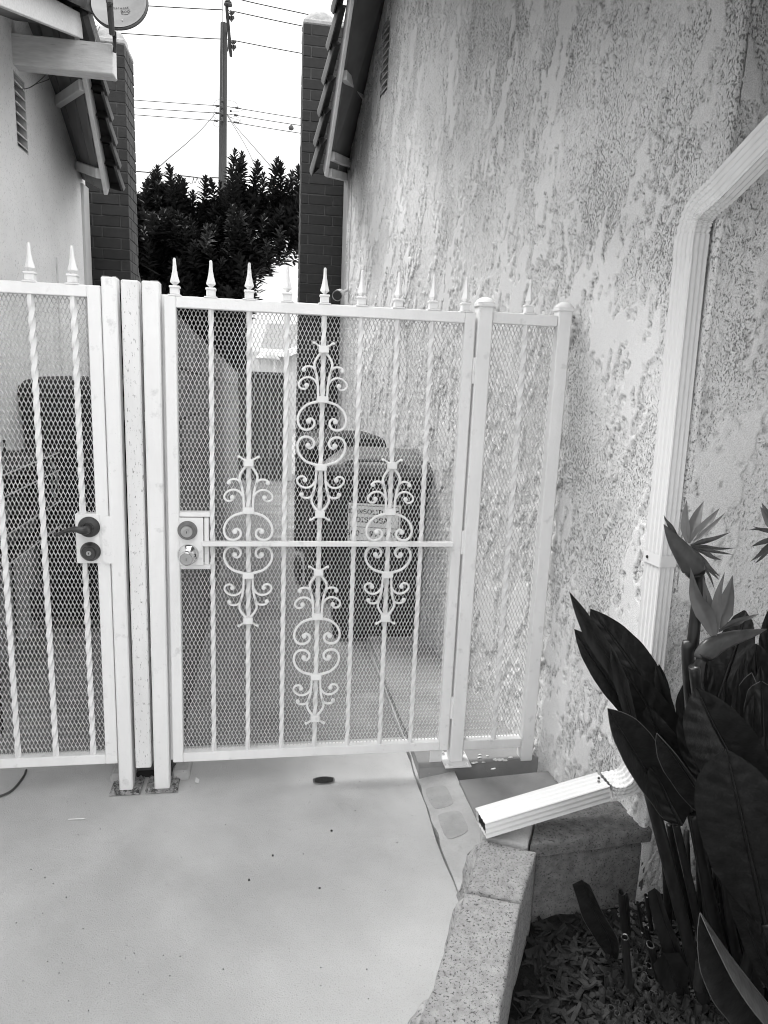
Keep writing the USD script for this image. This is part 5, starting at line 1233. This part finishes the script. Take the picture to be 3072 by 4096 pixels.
while cnt < 3600:
    y = rb.uniform(-1.6, -.70); x = rb.uniform(.75, 2.1)
    if x < inner(y) + .02: continue
    L = rb.uniform(.018, .060) * (1.35 if rb.random() < .15 else 1); w = min(L * rb.uniform(.14, .42), .017); th_ = rb.uniform(.002, .006); a = rb.uniform(0, PI); tl, rl = rb.normal(0, .38), rb.normal(0, .5)
    ca, sa = math.cos(a), math.sin(a); ex = np.array([ca * math.cos(tl), sa * math.cos(tl), math.sin(tl)]); ey = np.array([-sa, ca, math.tan(rl)]); ey /= np.linalg.norm(ey); ez = np.cross(ex, ey); c = np.array([x, y, bed_z(x, y) + rb.uniform(.002, .022)])
    us = np.linspace(-1, 1, 4); bw_ = rb.normal(0, .1) * L
    top_, bot_ = [], []
    for u in us:
        hw_ = w / 2 * rb.uniform(.55, 1.2); p = c + ex * u * L / 2 + ez * bw_ * u * u
        top_.append([p - ey * hw_ + ez * th_ / 2, p + ey * hw_ * .9 + ez * th_ / 2]); bot_.append([p - ey * hw_ - ez * th_ / 2, p + ey * hw_ - ez * th_ / 2])
    V = np.array([[a_[0], a_[1], b_[1], b_[0], a_[0]] for a_, b_ in zip(top_, bot_)]); m.grid(V); m.add(V[0, :4], [[0, 1, 2], [0, 2, 3]]); m.add(V[-1, :4], [[0, 2, 1], [0, 3, 2]]); cnt += 1
tag(m.build("wood_mulch", M["chip"], None), "dark splintered wood chip mulch covering the planting bed", "mulch", kind="stuff")
m = MB(); gc = PZ(*[2000 + 870 / 1.5476, 3400 + 425 / 1.5476], -.07)
for k in range(150):
    p = gc + np.array([rb.normal(0, .05), rb.normal(0, .03), .012]); s = trimesh.creation.icosphere(1, 1.0); vv = np.array(s.vertices) * rb.uniform(.004, .009, 3) * (1 + .25 * rb.normal(0, .4, (len(s.vertices), 1))); m.add(vv + p, s.faces)
tag(m.build("gravel", M["gravel"], None, smooth=40), "pale gravel spill in the bed at the foot of the cross block", "gravel", kind="stuff")

# ================================================================ bird of paradise
bp = thing("bird_of_paradise", "clump of bird of paradise with dark paddle leaves and beaked flowers at the house corner", "plant")
k1 = lambda x, y: (2200 + x / 1.9025, 1900 + y / 1.9025)
k7 = lambda x, y: (2200 + x / 1.9025, 2600 + y / 1.9025)
kb = lambda x, y: (2000 + x / 1.5476, 3400 + y / 1.5476)
def leaf(spine, width, roll=0.0, fold=.35, prof=None, m="leaf", margin=False, curl=0.0, name="leaf", wave=.03, n=22, hook=.0):
    """spine: points from the foot of the blade to its tip; roll turns the blade about its midrib away from facing the viewer"""
    C = catmull(np.array(spine), 8); L = np.linspace(0, 1, n); s_ = np.linspace(0, 1, len(C)); C = np.stack([np.interp(L, s_, C[:, i]) for i in range(3)], 1)
    d = np.gradient(C, axis=0); d /= np.linalg.norm(d, axis=1)[:, None]
    pr = prof or [(0, .10), (.06, .34), (.2, .78), (.4, 1.0), (.6, .97), (.78, .74), (.9, .42), (.97, .16), (1, .01)]
    W = np.interp(L, [a for a, b in pr], [b for a, b in pr]) * width / 2 * (.84 if m == 'leaf' else 1.0)
    us = np.array([-1, -.75, -.45, -.18, -.05, 0, .05, .18, .45, .75, 1]); V = []
    for i, (c, t, w) in enumerate(zip(C, d, W)):
        v = CAM - c; v -= t * (v @ t); v /= np.linalg.norm(v); s = np.cross(t, v)
        cr, sr = math.cos(roll), math.sin(roll); S, N_ = s * cr + v * sr, v * cr - s * sr; row = []
        for u in us:
            f = fold * (1 + .0 * L[i]); q = abs(u)
            wv = wave * math.sin(L[i] * 16 + 3 * u) * q * q
            row.append(c + S * (u * w * math.cos(f)) + N_ * (w * (q * math.sin(f) + curl * q * q + wv) - (.012 * width if q < .06 else 0)))
        V.append(row)
    V = np.array(V); uv = np.stack(np.meshgrid(us, L * np.linalg.norm(C[-1] - C[0]), indexing='xy'), -1).reshape(-1, 2)
    p = tag(usdkit.mesh(stage, path_of(bp) + '/' + numbered(path_of(bp), name), MB().grid(V).mesh(), M[m], True, uv))
    if margin:
        for e in (0, -1): MB().tube(V[1:, e], .0008, 4).build("leaf_margin", M["leaf_edge"], p)
    # raised midrib
    MB().tube(C[:-2] + (CAM - C[:-2]) * .0008, np.linspace(.0045, .001, n - 2) * min(1, width / .1), 6).build("midrib", M["stem"], p, smooth=True)
    return p
GR = lambda x, y: np.array([x, y, bed_z(x, y) - .01])
def stalk(pts, r0, r1, m="stem", name="stalk"):
    P = catmull(np.array(pts), 7); return MB().tube(P, np.linspace(r0, r1, len(P)), 9).build(name, M[m], bp, smooth=True)
def seg(px, Y): return PY(*px, Y)
# left group: long leaves leaning left before the downspout
leaf([seg(k1(905, 1930), -.98), seg(k1(700, 1560), -.95), seg(k1(500, 1270), -.93), seg(k1(308, 1018), -.93)], .135, roll=.25, fold=.22)
leaf([seg(k1(640, 1860), -.96), seg(k1(500, 1640), -.96), seg(k1(330, 1400), -.96), seg(k1(184, 1172), -.96)], .095, roll=-.5, fold=.3)
leaf([seg(k1(620, 1820), -1.0), seg(k1(490, 1470), -1.0), seg(k1(330, 1210), -1.0), seg(k1(148, 890), -1.0)], .062, roll=.1, fold=.75, m="stem", prof=[(0, .3), (.25, .62), (.5, 1.0), (.7, .92), (.88, .5), (1, .02)], name="rolled_leaf")
leaf([seg(k7(960, 1330), -1.0), seg(k1(900, 2100), -1.0), seg(k1(740, 1760), -.99), seg(k1(532, 1438), -.98)], .135, roll=.2, fold=.2)
stalk([GR(1.50, -1.03), seg(k7(790, 1200), -1.03), seg(k7(735, 1000), -1.03), seg(k7(660, 720), -1.03), seg(k7(610, 560), -1.03)], .017, .0105)
leaf([seg(k7(655, 640), -1.032), seg(k7(600, 430), -1.035), seg(k7(530, 170), -1.03), seg(k1(462, 1315), -1.03)], .046, roll=.2, fold=.8, m="stem", prof=[(0, .75), (.3, .85), (.6, 1.0), (.85, .62), (1, .02)], name="rolled_leaf")
# cupped leaf and its neighbours
leaf([seg(k7(960, 1330), -1.05), seg(k7(830, 1080), -1.06), seg(k7(650, 790), -1.08), seg(k7(520, 580), -1.09), seg(k7(438, 445), -1.10)], .135, roll=-.35, fold=.62, margin=True)
leaf([seg(k7(1010, 960), -1.02), seg(k7(900, 760), -1.03), seg(k7(800, 580), -1.04), seg(k7(738, 425), -1.04)], .10, roll=.3, fold=.35)
leaf([seg(k7(975, 700), -1.00), seg(k7(910, 480), -1.0), seg(k7(850, 280), -1.0), seg(k7(806, 108), -1.0)], .042, roll=.1, fold=.7, m="stem", name="rolled_leaf")
leaf([seg(k7(930, 480), -.99), seg(k7(880, 260), -.99), seg(k7(828, 104), -.99)], .035, roll=.6, fold=.5)
leaf([seg(k7(1290, 1320), -1.14), seg(k7(1130, 1080), -1.15), seg(k7(960, 830), -1.17), seg(k7(812, 632), -1.18)], .085, roll=.75, fold=.45, margin=True, curl=.2)
leaf([seg(k7(1200, 1010), -1.08), seg(k7(1090, 800), -1.08), seg(k7(1030, 600), -1.08), seg(k7(1005, 462), -1.08)], .075, roll=-.3, fold=.4)
# broad blades on the right
leaf([seg(k7(1560, 1250), -1.10), seg(k7(1420, 900), -1.12), seg(k7(1240, 560), -1.14), seg(k7(1112, 280), -1.14)], .185, roll=.1, fold=.3, margin=False)
leaf([seg(k7(1290, 1180), -1.02), seg(k7(1180, 820), -1.04), seg(k7(1090, 520), -1.06), seg(k7(1060, 330), -1.07)], .09, roll=-.9, fold=.3)
leaf([seg(k1(1250, 1800), -.86), seg(k1(1350, 1500), -.86), seg(k1(1440, 1230), -.86), seg(k1(1482, 1030), -.86)], .125, roll=.15, fold=.2, prof=[(0, .5), (.2, .95), (.45, 1.0), (.7, .75), (.9, .45), (1, .05)])
leaf([seg(k1(1600, 1980), -.9), seg(k1(1590, 1700), -.9), seg(k1(1575, 1480), -.9), seg(k1(1565, 1285), -.9)], .085, roll=-.2, fold=.25, prof=[(0, .6), (.3, 1), (.7, .95), (.9, .7), (.97, .4), (1, .05)])
leaf([seg(k1(1500, 2120), -1.0), seg(k1(1490, 1900), -1.0), seg(k1(1520, 1700), -1.0), seg(k1(1535, 1505), -1.0)], .09, roll=.5, fold=.3, margin=True)
leaf([seg(k1(1640, 2300), -1.05), seg(k1(1625, 2000), -1.06), seg(k1(1620, 1780), -1.06), seg(k1(1608, 1570), -1.06)], .10, roll=.0, fold=.25, prof=[(0, .6), (.3, 1), (.7, .98), (.9, .72), (.97, .4), (1, .05)], margin=True)
leaf([seg(k7(1400, 660), -1.09), seg(k7(1415, 420), -1.1), seg(k7(1436, 183), -1.1)], .030, roll=.0, fold=.9, m="stem", name="rolled_leaf", prof=[(0, .8), (.4, 1), (.75, .8), (.8, .35), (1, .02)])
leaf([seg(k7(1700, 1100), -1.02), seg(k7(1660, 800), -1.02), seg(k7(1650, 480), -1.02)], .10, roll=-.3, fold=.3)
leaf([seg(k1(1660, 1500), -.84), seg(k1(1650, 1300), -.84), seg(k1(1672, 1010), -.84)], .05, roll=.2, fold=.5)
leaf([seg(k7(1260, 560), -.92), seg(k7(1190, 300), -.92), seg(k7(1185, 60), -.92)], .06, roll=-.1, fold=.35)
leaf([seg(k7(1010, 560), -.88), seg(k7(1040, 380), -.88), seg(k7(1090, 190), -.88)], .07, roll=-.4, fold=.2)
leaf([seg(k7(1000, 1330), -1.08), seg(k7(920, 1180), -1.08), seg(k7(840, 1010), -1.08), seg(k7(760, 880), -1.08)][::1], .10, roll=.1, fold=.25)
for (tx, ty, mx, my, fx_, fy_, Y_, w_, ro) in ((1255, 330, 1235, 700, 1180, 1150, -.97, .07, .4), (1335, 230, 1330, 600, 1290, 1150, -.94, .08, -.4), (1560, 330, 1530, 700, 1480, 1200, -1.06, .085, .3), (1600, 120, 1590, 460, 1560, 900, -.92, .09, -.3), (1490, 40, 1440, 420, 1380, 900, -.90, .085, .5), (1395, 520, 1370, 800, 1340, 1250, -1.12, .07, -.5), (1130, 560, 1120, 850, 1090, 1300, -1.0, .075, .5), (905, 560, 960, 850, 1010, 1300, -1.0, .07, -.2), (1235, 930, 1240, 1200, 1250, 1500, -1.05, .07, .6), (1060, 760, 1090, 1050, 1120, 1450, -.98, .08, -.6), (1640, 640, 1610, 980, 1560, 1400, -1.14, .10, .2), (1440, 720, 1410, 1000, 1370, 1400, -1.0, .085, -.2)):
    leaf([seg(k7(fx_, fy_), Y_), seg(k7((mx + fx_) / 2, (my + fy_) / 2), Y_), seg(k7(mx, my), Y_), seg(k7(tx, ty), Y_)], w_, roll=ro, fold=.35 + .15 * abs(ro), prof=[(0, .12), (.15, .4), (.4, .9), (.6, 1.0), (.8, .75), (.93, .36), (1, .01)])
for k in range(14):
    x, y = rb.uniform(1.48, 1.9), rb.uniform(-1.15, -.86); h = rb.uniform(.55, .95); b_ = GR(x, y); stalk([b_, b_ + (rb.normal(0, .02), rb.normal(0, .02), h * .5), b_ + (rb.normal(0, .05), rb.normal(0, .03), h)], .016, .010)
# the big foreground blades
leaf([seg(k7(1640, 2080), -1.26), seg(k7(1530, 1600), -1.28), seg(k7(1430, 1150), -1.30), seg(k7(1340, 750), -1.31)], .205, roll=.15, fold=.22, margin=False, wave=.02, prof=[(0, .2), (.1, .5), (.3, .92), (.5, 1.0), (.68, .95), (.82, .8), (.92, .52), (.965, .25), (1, .01)])
leaf([seg(kb(1950, 1300), -1.40), seg(kb(1700, 1010), -1.42), seg(kb(1450, 690), -1.44), seg(kb(1238, 388), -1.44)], .16, roll=.85, fold=.95, margin=True, curl=.25)
leaf([seg(kb(1760, 1000), -1.20), seg(kb(1600, 640), -1.22), seg(kb(1480, 300), -1.24), seg(kb(1440, 150), -1.24)], .06, roll=.4, fold=.4)
# cut blade before the cross block, and cut stalks
leaf([seg(kb(705, 690), -.86), seg(kb(680, 560), -.865), seg(kb(590, 390), -.87), seg(kb(505, 185), -.88)], .088, roll=.45, fold=.55, prof=[(0, .25), (.15, .62), (.4, .98), (.7, 1.0), (.95, .8), (1, .78)], margin=True, name="cut_leaf")
leaf([seg(kb(1140, 900), -1.0), seg(kb(1080, 620), -.99), seg(kb(1010, 420), -.98), seg(kb(958, 235), -.97)], .075, roll=.3, fold=.8, m="stem", prof=[(0, .8), (.3, 1.0), (.7, .8), (1, .62)], name="cut_leaf")
leaf([seg(kb(1100, 850), -1.02), seg(kb(1010, 640), -1.02)], .09, roll=-.1, fold=.4, m="stem", prof=[(0, .6), (.5, 1), (1, .9)], name="cut_leaf")
# stalks down to the ground
for a in [((k7(905, 1330)), -1.0, (1.50, -.98), .010), (k7(960, 1330), -1.04, (1.53, -1.02), .012), (k7(1290, 1320), -1.12, (1.60, -1.08), .012), (k7(1200, 1010), -1.06, (1.62, -1.0), .010), (k7(1010, 960), -1.03, (1.56, -1.02), .010), (k7(1560, 1250), -1.1, (1.72, -1.08), .014), (k7(1290, 1180), -1.03, (1.64, -1.02), .012), (k7(1640, 2080), -1.26, (1.66, -1.24), .014), (k7(1100, 1260), -1.06, (1.575, -1.05), .017), (k1(1500, 2120), -1.0, (1.70, -.96), .011), (k1(1640, 2300), -1.05, (1.76, -1.0), .011), (k7(1130, 1240), -.96, (1.58, -.9), .012), (k7(1260, 560), -.92, (1.66, -.88), .011), (k7(1220, 1500), -1.1, (1.62, -1.1), .013), (k7(870, 1480), -.92, (1.47, -.88), .012)]:
    px, Y_, (gx_, gy_), r_ = a
    t_ = seg(px, Y_); stalk([GR(gx_, gy_), (GR(gx_, gy_) + t_) / 2 + (rb.normal(0, .01), 0, 0), t_], r_ * 1.15, r_ * .75)
for k in range(16):
    x, y = rb.uniform(1.5, 1.95), rb.uniform(-1.2, -.85); h = rb.uniform(.35, .75); b_ = GR(x, y); stalk([b_, b_ + (rb.normal(0, .03), rb.normal(0, .02), h * .5), b_ + (rb.normal(0, .07), rb.normal(0, .05), h)], .014, .008)
def stub(p, h, r, lean, m="stub", hollow=True):
    p = np.asarray(p, float); ax = np.array([lean[0], lean[1], 1.0]); ax /= np.linalg.norm(ax); b = MB()
    e = rb.uniform(.55, 1.0); pts = [p, p + ax * h * .5, p + ax * h]
    b.tube(pts, [r * 1.1, r, r * 1.02], 9, caps=False, flat=e)
    b.tube([pts[2] + ax * .001, pts[1]], [r * .72, r * .7], 9, caps=False, flat=e)
    a_, b2, _ = frame_of(ax); th = np.arange(9) / 9 * 2 * PI
    V = np.array([[pts[2] + q * (math.cos(t) * a_ + e * math.sin(t) * b2) + ax * rb.normal(0, .0015) for t in np.append(th, th[0])] for q in (r * 1.02, r * .72)]); b.grid(V)
    return b.build("cut_stalk", M[m], bp, smooth=True)
for k in range(230):
    u = rb.uniform(0, 1); px_ = rb.uniform(600, 1560); py_ = 640 + (rb.beta(1.4, 1.2)) * 520 - (px_ - 600) * .02
    if py_ < 700 + (820 - px_) * .75: continue
    p = PZ(*kb(px_, py_), -.06); stub((p[0], p[1], bed_z(p[0], p[1]) - .005), rb.uniform(.015, .055), rb.uniform(.005, .0105), rb.normal(0, .35, 2))
for (tx, ty, bx_, by_, Y_, r_) in ((750, 262, 775, 500, -.82, .014), (785, 275, 800, 505, -.815, .007), (852, 325, 880, 500, -.80, .0055), (906, 282, 940, 510, -.79, .0085), (772, 540, 800, 850, -.98, .011), (930, 585, 985, 800, -1.0, .015), (905, 480, 925, 560, -.86, .010), (1075, 255, 1078, 420, -.80, .008), (1240, 690, 1225, 860, -1.1, .012), (920, 715, 935, 760, -1.02, .011)):
    a_, b_ = PY(*kb(tx, ty), Y_), PY(*kb(bx_, by_), Y_); stub(b_, np.linalg.norm(a_ - b_), r_, ((a_ - b_)[0] / max((a_ - b_)[2], .01), (a_ - b_)[1]), m="stem")

# flowers
def flower(name, bract, br_w, Y_, stem_pts, petals):
    f = UsdGeom.Xform.Define(stage, path_of(bp) + "/" + numbered(path_of(bp), name))
    P = catmull([seg(k1(x, y), Y_) for x, y in bract], 7); n = len(P)
    r = np.interp(np.linspace(0, 1, n), [0, .1, .3, .65, .9, 1], [.55, .85, 1.0, .62, .22, .02]) * br_w / 2 * .82
    MB().tube(P, r, 14, flat=.55, up=(0, 1, 0)).build("bract", M["bract"], f, smooth=True)
    S = catmull([seg(k1(x, y), Y_) for x, y in stem_pts[:-1]] + [np.array(stem_pts[-1])], 7)
    MB().tube(S, np.interp(np.linspace(0, 1, len(S)), [0, .1, 1], [br_w * .33, .0125, .016]), 10).build("stem", M["stem"], f, smooth=True)
    for (pts, w, roll, m_, dY) in petals:
        C = catmull([seg(k1(x, y), Y_ + dY * i / (len(pts) - 1)) for i, (x, y) in enumerate(pts)], 6); nn_2 = len(C); d = np.gradient(C, axis=0); d /= np.linalg.norm(d, axis=1)[:, None]
        L = np.linspace(0, 1, nn_2); W = np.interp(L, [0, .12, .4, .72, 1], [.3, .6, 1.0, .6, .01]) * w / 2 * (.72 if m_ == 'petal' else .62); V = []
        for c, t, w_2 in zip(C, d, W):
            v = CAM - c; v -= t * (v @ t); v /= np.linalg.norm(v); s = np.cross(t, v); S_ = s * math.cos(roll) + v * math.sin(roll); N_ = v * math.cos(roll) - s * math.sin(roll)
            V.append([c + S_ * u * w_2 - N_ * (1 - abs(u)) * w_2 * .45 for u in (-1, -.6, -.2, 0, .2, .6, 1)])
        MB().grid(np.array(V)).build("sepal" if m_ == "petal" else "dried_sepal", M[m_], f, smooth=True)
flower("flower_head", [(1095, 770), (1090, 700), (1010, 590), (930, 480), (866, 375)], .072, -.98, [(1105, 740), (1125, 860), (1105, 1100), (1085, 1300), (1060, 1560), (1.56, -.98, -.07)],
    [([(1050, 515), (1030, 420), (1028, 310), (1041, 188)], .030, .2, "petal", .02), ([(1065, 520), (1085, 420), (1120, 310), (1170, 198)], .044, .1, "petal", .04), ([(1070, 520), (1130, 440), (1210, 350), (1292, 250)], .036, .3, "petal", .0),
     ([(1075, 525), (1160, 450), (1250, 370), (1338, 282)], .018, .4, "petal", -.03), ([(1070, 535), (1150, 510), (1260, 480), (1378, 434)], .022, .3, "dry", -.02), ([(1070, 540), (1170, 545), (1290, 560), (1412, 556)], .017, .5, "dry", .02), ([(1072, 550), (1180, 570), (1300, 590), (1396, 606)], .014, .2, "dry", .0),
     ([(1080, 555), (1180, 590), (1240, 625), (1308, 648)], .022, .3, "dry", .03), ([(1090, 560), (1160, 640), (1230, 720), (1300, 776)], .020, .4, "dry", -.02), ([(1095, 565), (1170, 680), (1250, 760), (1290, 800)], .013, .1, "dry", .02), ([(1100, 570), (1170, 690), (1220, 780), (1256, 880)], .012, .2, "dry", .03),
     ([(1110, 570), (1140, 680), (1165, 780), (1185, 830)], .02, .3, "dry", .0), ([(1115, 590), (1150, 760), (1180, 900), (1192, 1008)], .016, .2, "dry", -.02), ([(980, 480), (930, 400), (885, 345), (866, 305)], .014, .4, "dry", .0), ([(960, 450), (905, 390), (880, 330)], .01, .2, "dry", .01)])
flower("flower_head", [(1165, 1395), (1180, 1360), (1270, 1290), (1400, 1240), (1540, 1205), (1652, 1172)], .068, -1.02, [(1172, 1372), (1140, 1440), (1125, 1560), (1130, 1680), (1.60, -1.02, -.07)],
    [([(1250, 1232), (1190, 1080), (1110, 930), (1070, 706)], .058, .15, "petal", .01), ([(1255, 1232), (1240, 1100), (1200, 950), (1160, 760)], .04, -.2, "petal", .03), ([(1268, 1200), (1262, 1080), (1275, 930), (1330, 735)], .036, .25, "petal", .0), ([(1280, 1160), (1310, 1060), (1350, 940), (1390, 762)], .062, .1, "petal", .02),
     ([(1285, 1190), (1340, 1150), (1430, 1110), (1530, 1080), (1592, 1056)], .026, .5, "bract", -.02), ([(1300, 1150), (1400, 1130), (1470, 1100), (1490, 1040)], .022, .3, "bract", .0)])
flower("flower_head", [(1760, 640), (1740, 560), (1720, 500), (1700, 440)], .05, -.95, [(1760, 620), (1770, 900), (1790, 1300), (1.86, -.95, -.07)],
    [([(1720, 440), (1690, 380), (1650, 290), (1610, 210)], .03, .2, "petal", .02), ([(1720, 450), (1660, 340), (1598, 238)], .03, .2, "petal", .02), ([(1710, 450), (1660, 420), (1600, 410), (1538, 388)], .014, .3, "dry", .0), ([(1710, 455), (1640, 425), (1580, 412), (1512, 416)], .014, .3, "dry", .02), ([(1710, 470), (1650, 500), (1590, 520), (1530, 545)], .022, .3, "dry", .0), ([(1710, 480), (1640, 560), (1590, 610), (1522, 660)], .02, .2, "dry", .03), ([(1710, 490), (1660, 570), (1610, 630), (1556, 676)], .016, .2, "dry", .0)])

# ================================================================ small things on the ground
dc = PZ(600 + 1048 / 1.508, 2100 + 1545 / 1.508, 0)
dn_ = thing("floor_drain", "small dark oval drain hole in the driveway under the scroll gate", "drain")
th = np.linspace(0, 2 * PI, 33); V = []
for r, z in ((1.0, .0045), (.92, .0042), (.86, .0046)): V.append([dc * [1, 1, 0] + np.array([.042 * r * math.copysign(abs(math.cos(t)) ** .7, math.cos(t)), .024 * r * math.copysign(abs(math.sin(t)) ** .7, math.sin(t)), z + .001 * math.sin(5 * t)]) for t in th])
MB().grid(np.array(V)).build("rim", M["cap_block"], dn_, smooth=True)
MB().poly([p for p in V[2][:-1]]).build("hollow", M["black_hole"], dn_)
for k in range(5): MB().bar(dc + (-.026 + .013 * k, -.012, .006), dc + (-.026 + .013 * k, .014, .006), .004, .002).build("grate_bar", M["dark_wood"], dn_)
tag(MB().tube(catmull([PZ(*p, .006) for p in ((105, 3080), (95, 3105), (60, 3150), (25, 3175), (-40, 3195), (-120, 3200))], 6), .0042, 8).build("ground_cable", M["wire"], None, smooth=True), "black cable curving out on the concrete from under the lever handle gate", "cable")
tag(MB().tube(catmull([PZ(*p, .004) for p in ((272, 3278), (300, 3275), (342, 3274))], 4), [.0012] + [.003] * 7 + [.0008], 5, flat=.5).build("pale_twig", M["paint"], None), "pale sliver of wood lying on the driveway before the left gate", "twig")
tag(MB().slab([PZ(*p, .004) for p in ((783, 3108), (798, 3118), (794, 3132), (780, 3128))][::-1], .001).build("paint_flake", M["paint"], None), "white paint flake on the concrete just right of the bolted posts", "flake")
rl = np.random.default_rng(77); m = MB()
for k in range(150):
    px_, py_ = rl.uniform(0, 1750), 3120 + 950 * rl.random() ** 1.3; p = PZ(px_, py_, .002)
    if p[0] > DX - .03 or p[0] < -2 or k % 2: continue
    s = trimesh.creation.icosphere(1, 1.0); vv = np.array(s.vertices) * rl.uniform(.0006, .0020, 3) * (2.2 if rl.random() < .06 else 1); m.add(vv + p, s.faces)
tag(m.build("grit", M["stub"], None), "scattered dark grit and leaf crumbs on the driveway", "grit", kind="stuff")
splash(strip, PZ(1500 + 800 / 1.659, 2800 + 395 / 1.659, .0565), (1, 0, 0), (0, 1, 0), .012, 1, M["paint"])
for k, (x, y, r) in enumerate(((835, 395, .016), (865, 400, .010), (660, 415, .012), (690, 380, .008), (720, 412, .007), (785, 455, .009), (745, 370, .006), (900, 380, .008), (695, 360, .006))):
    splash(strip, PZ(1500 + x / 1.659, 2800 + y / 1.659, .0562), (1.3, .2, 0), (0, .7, 0), r, k + 2, M["paint"])
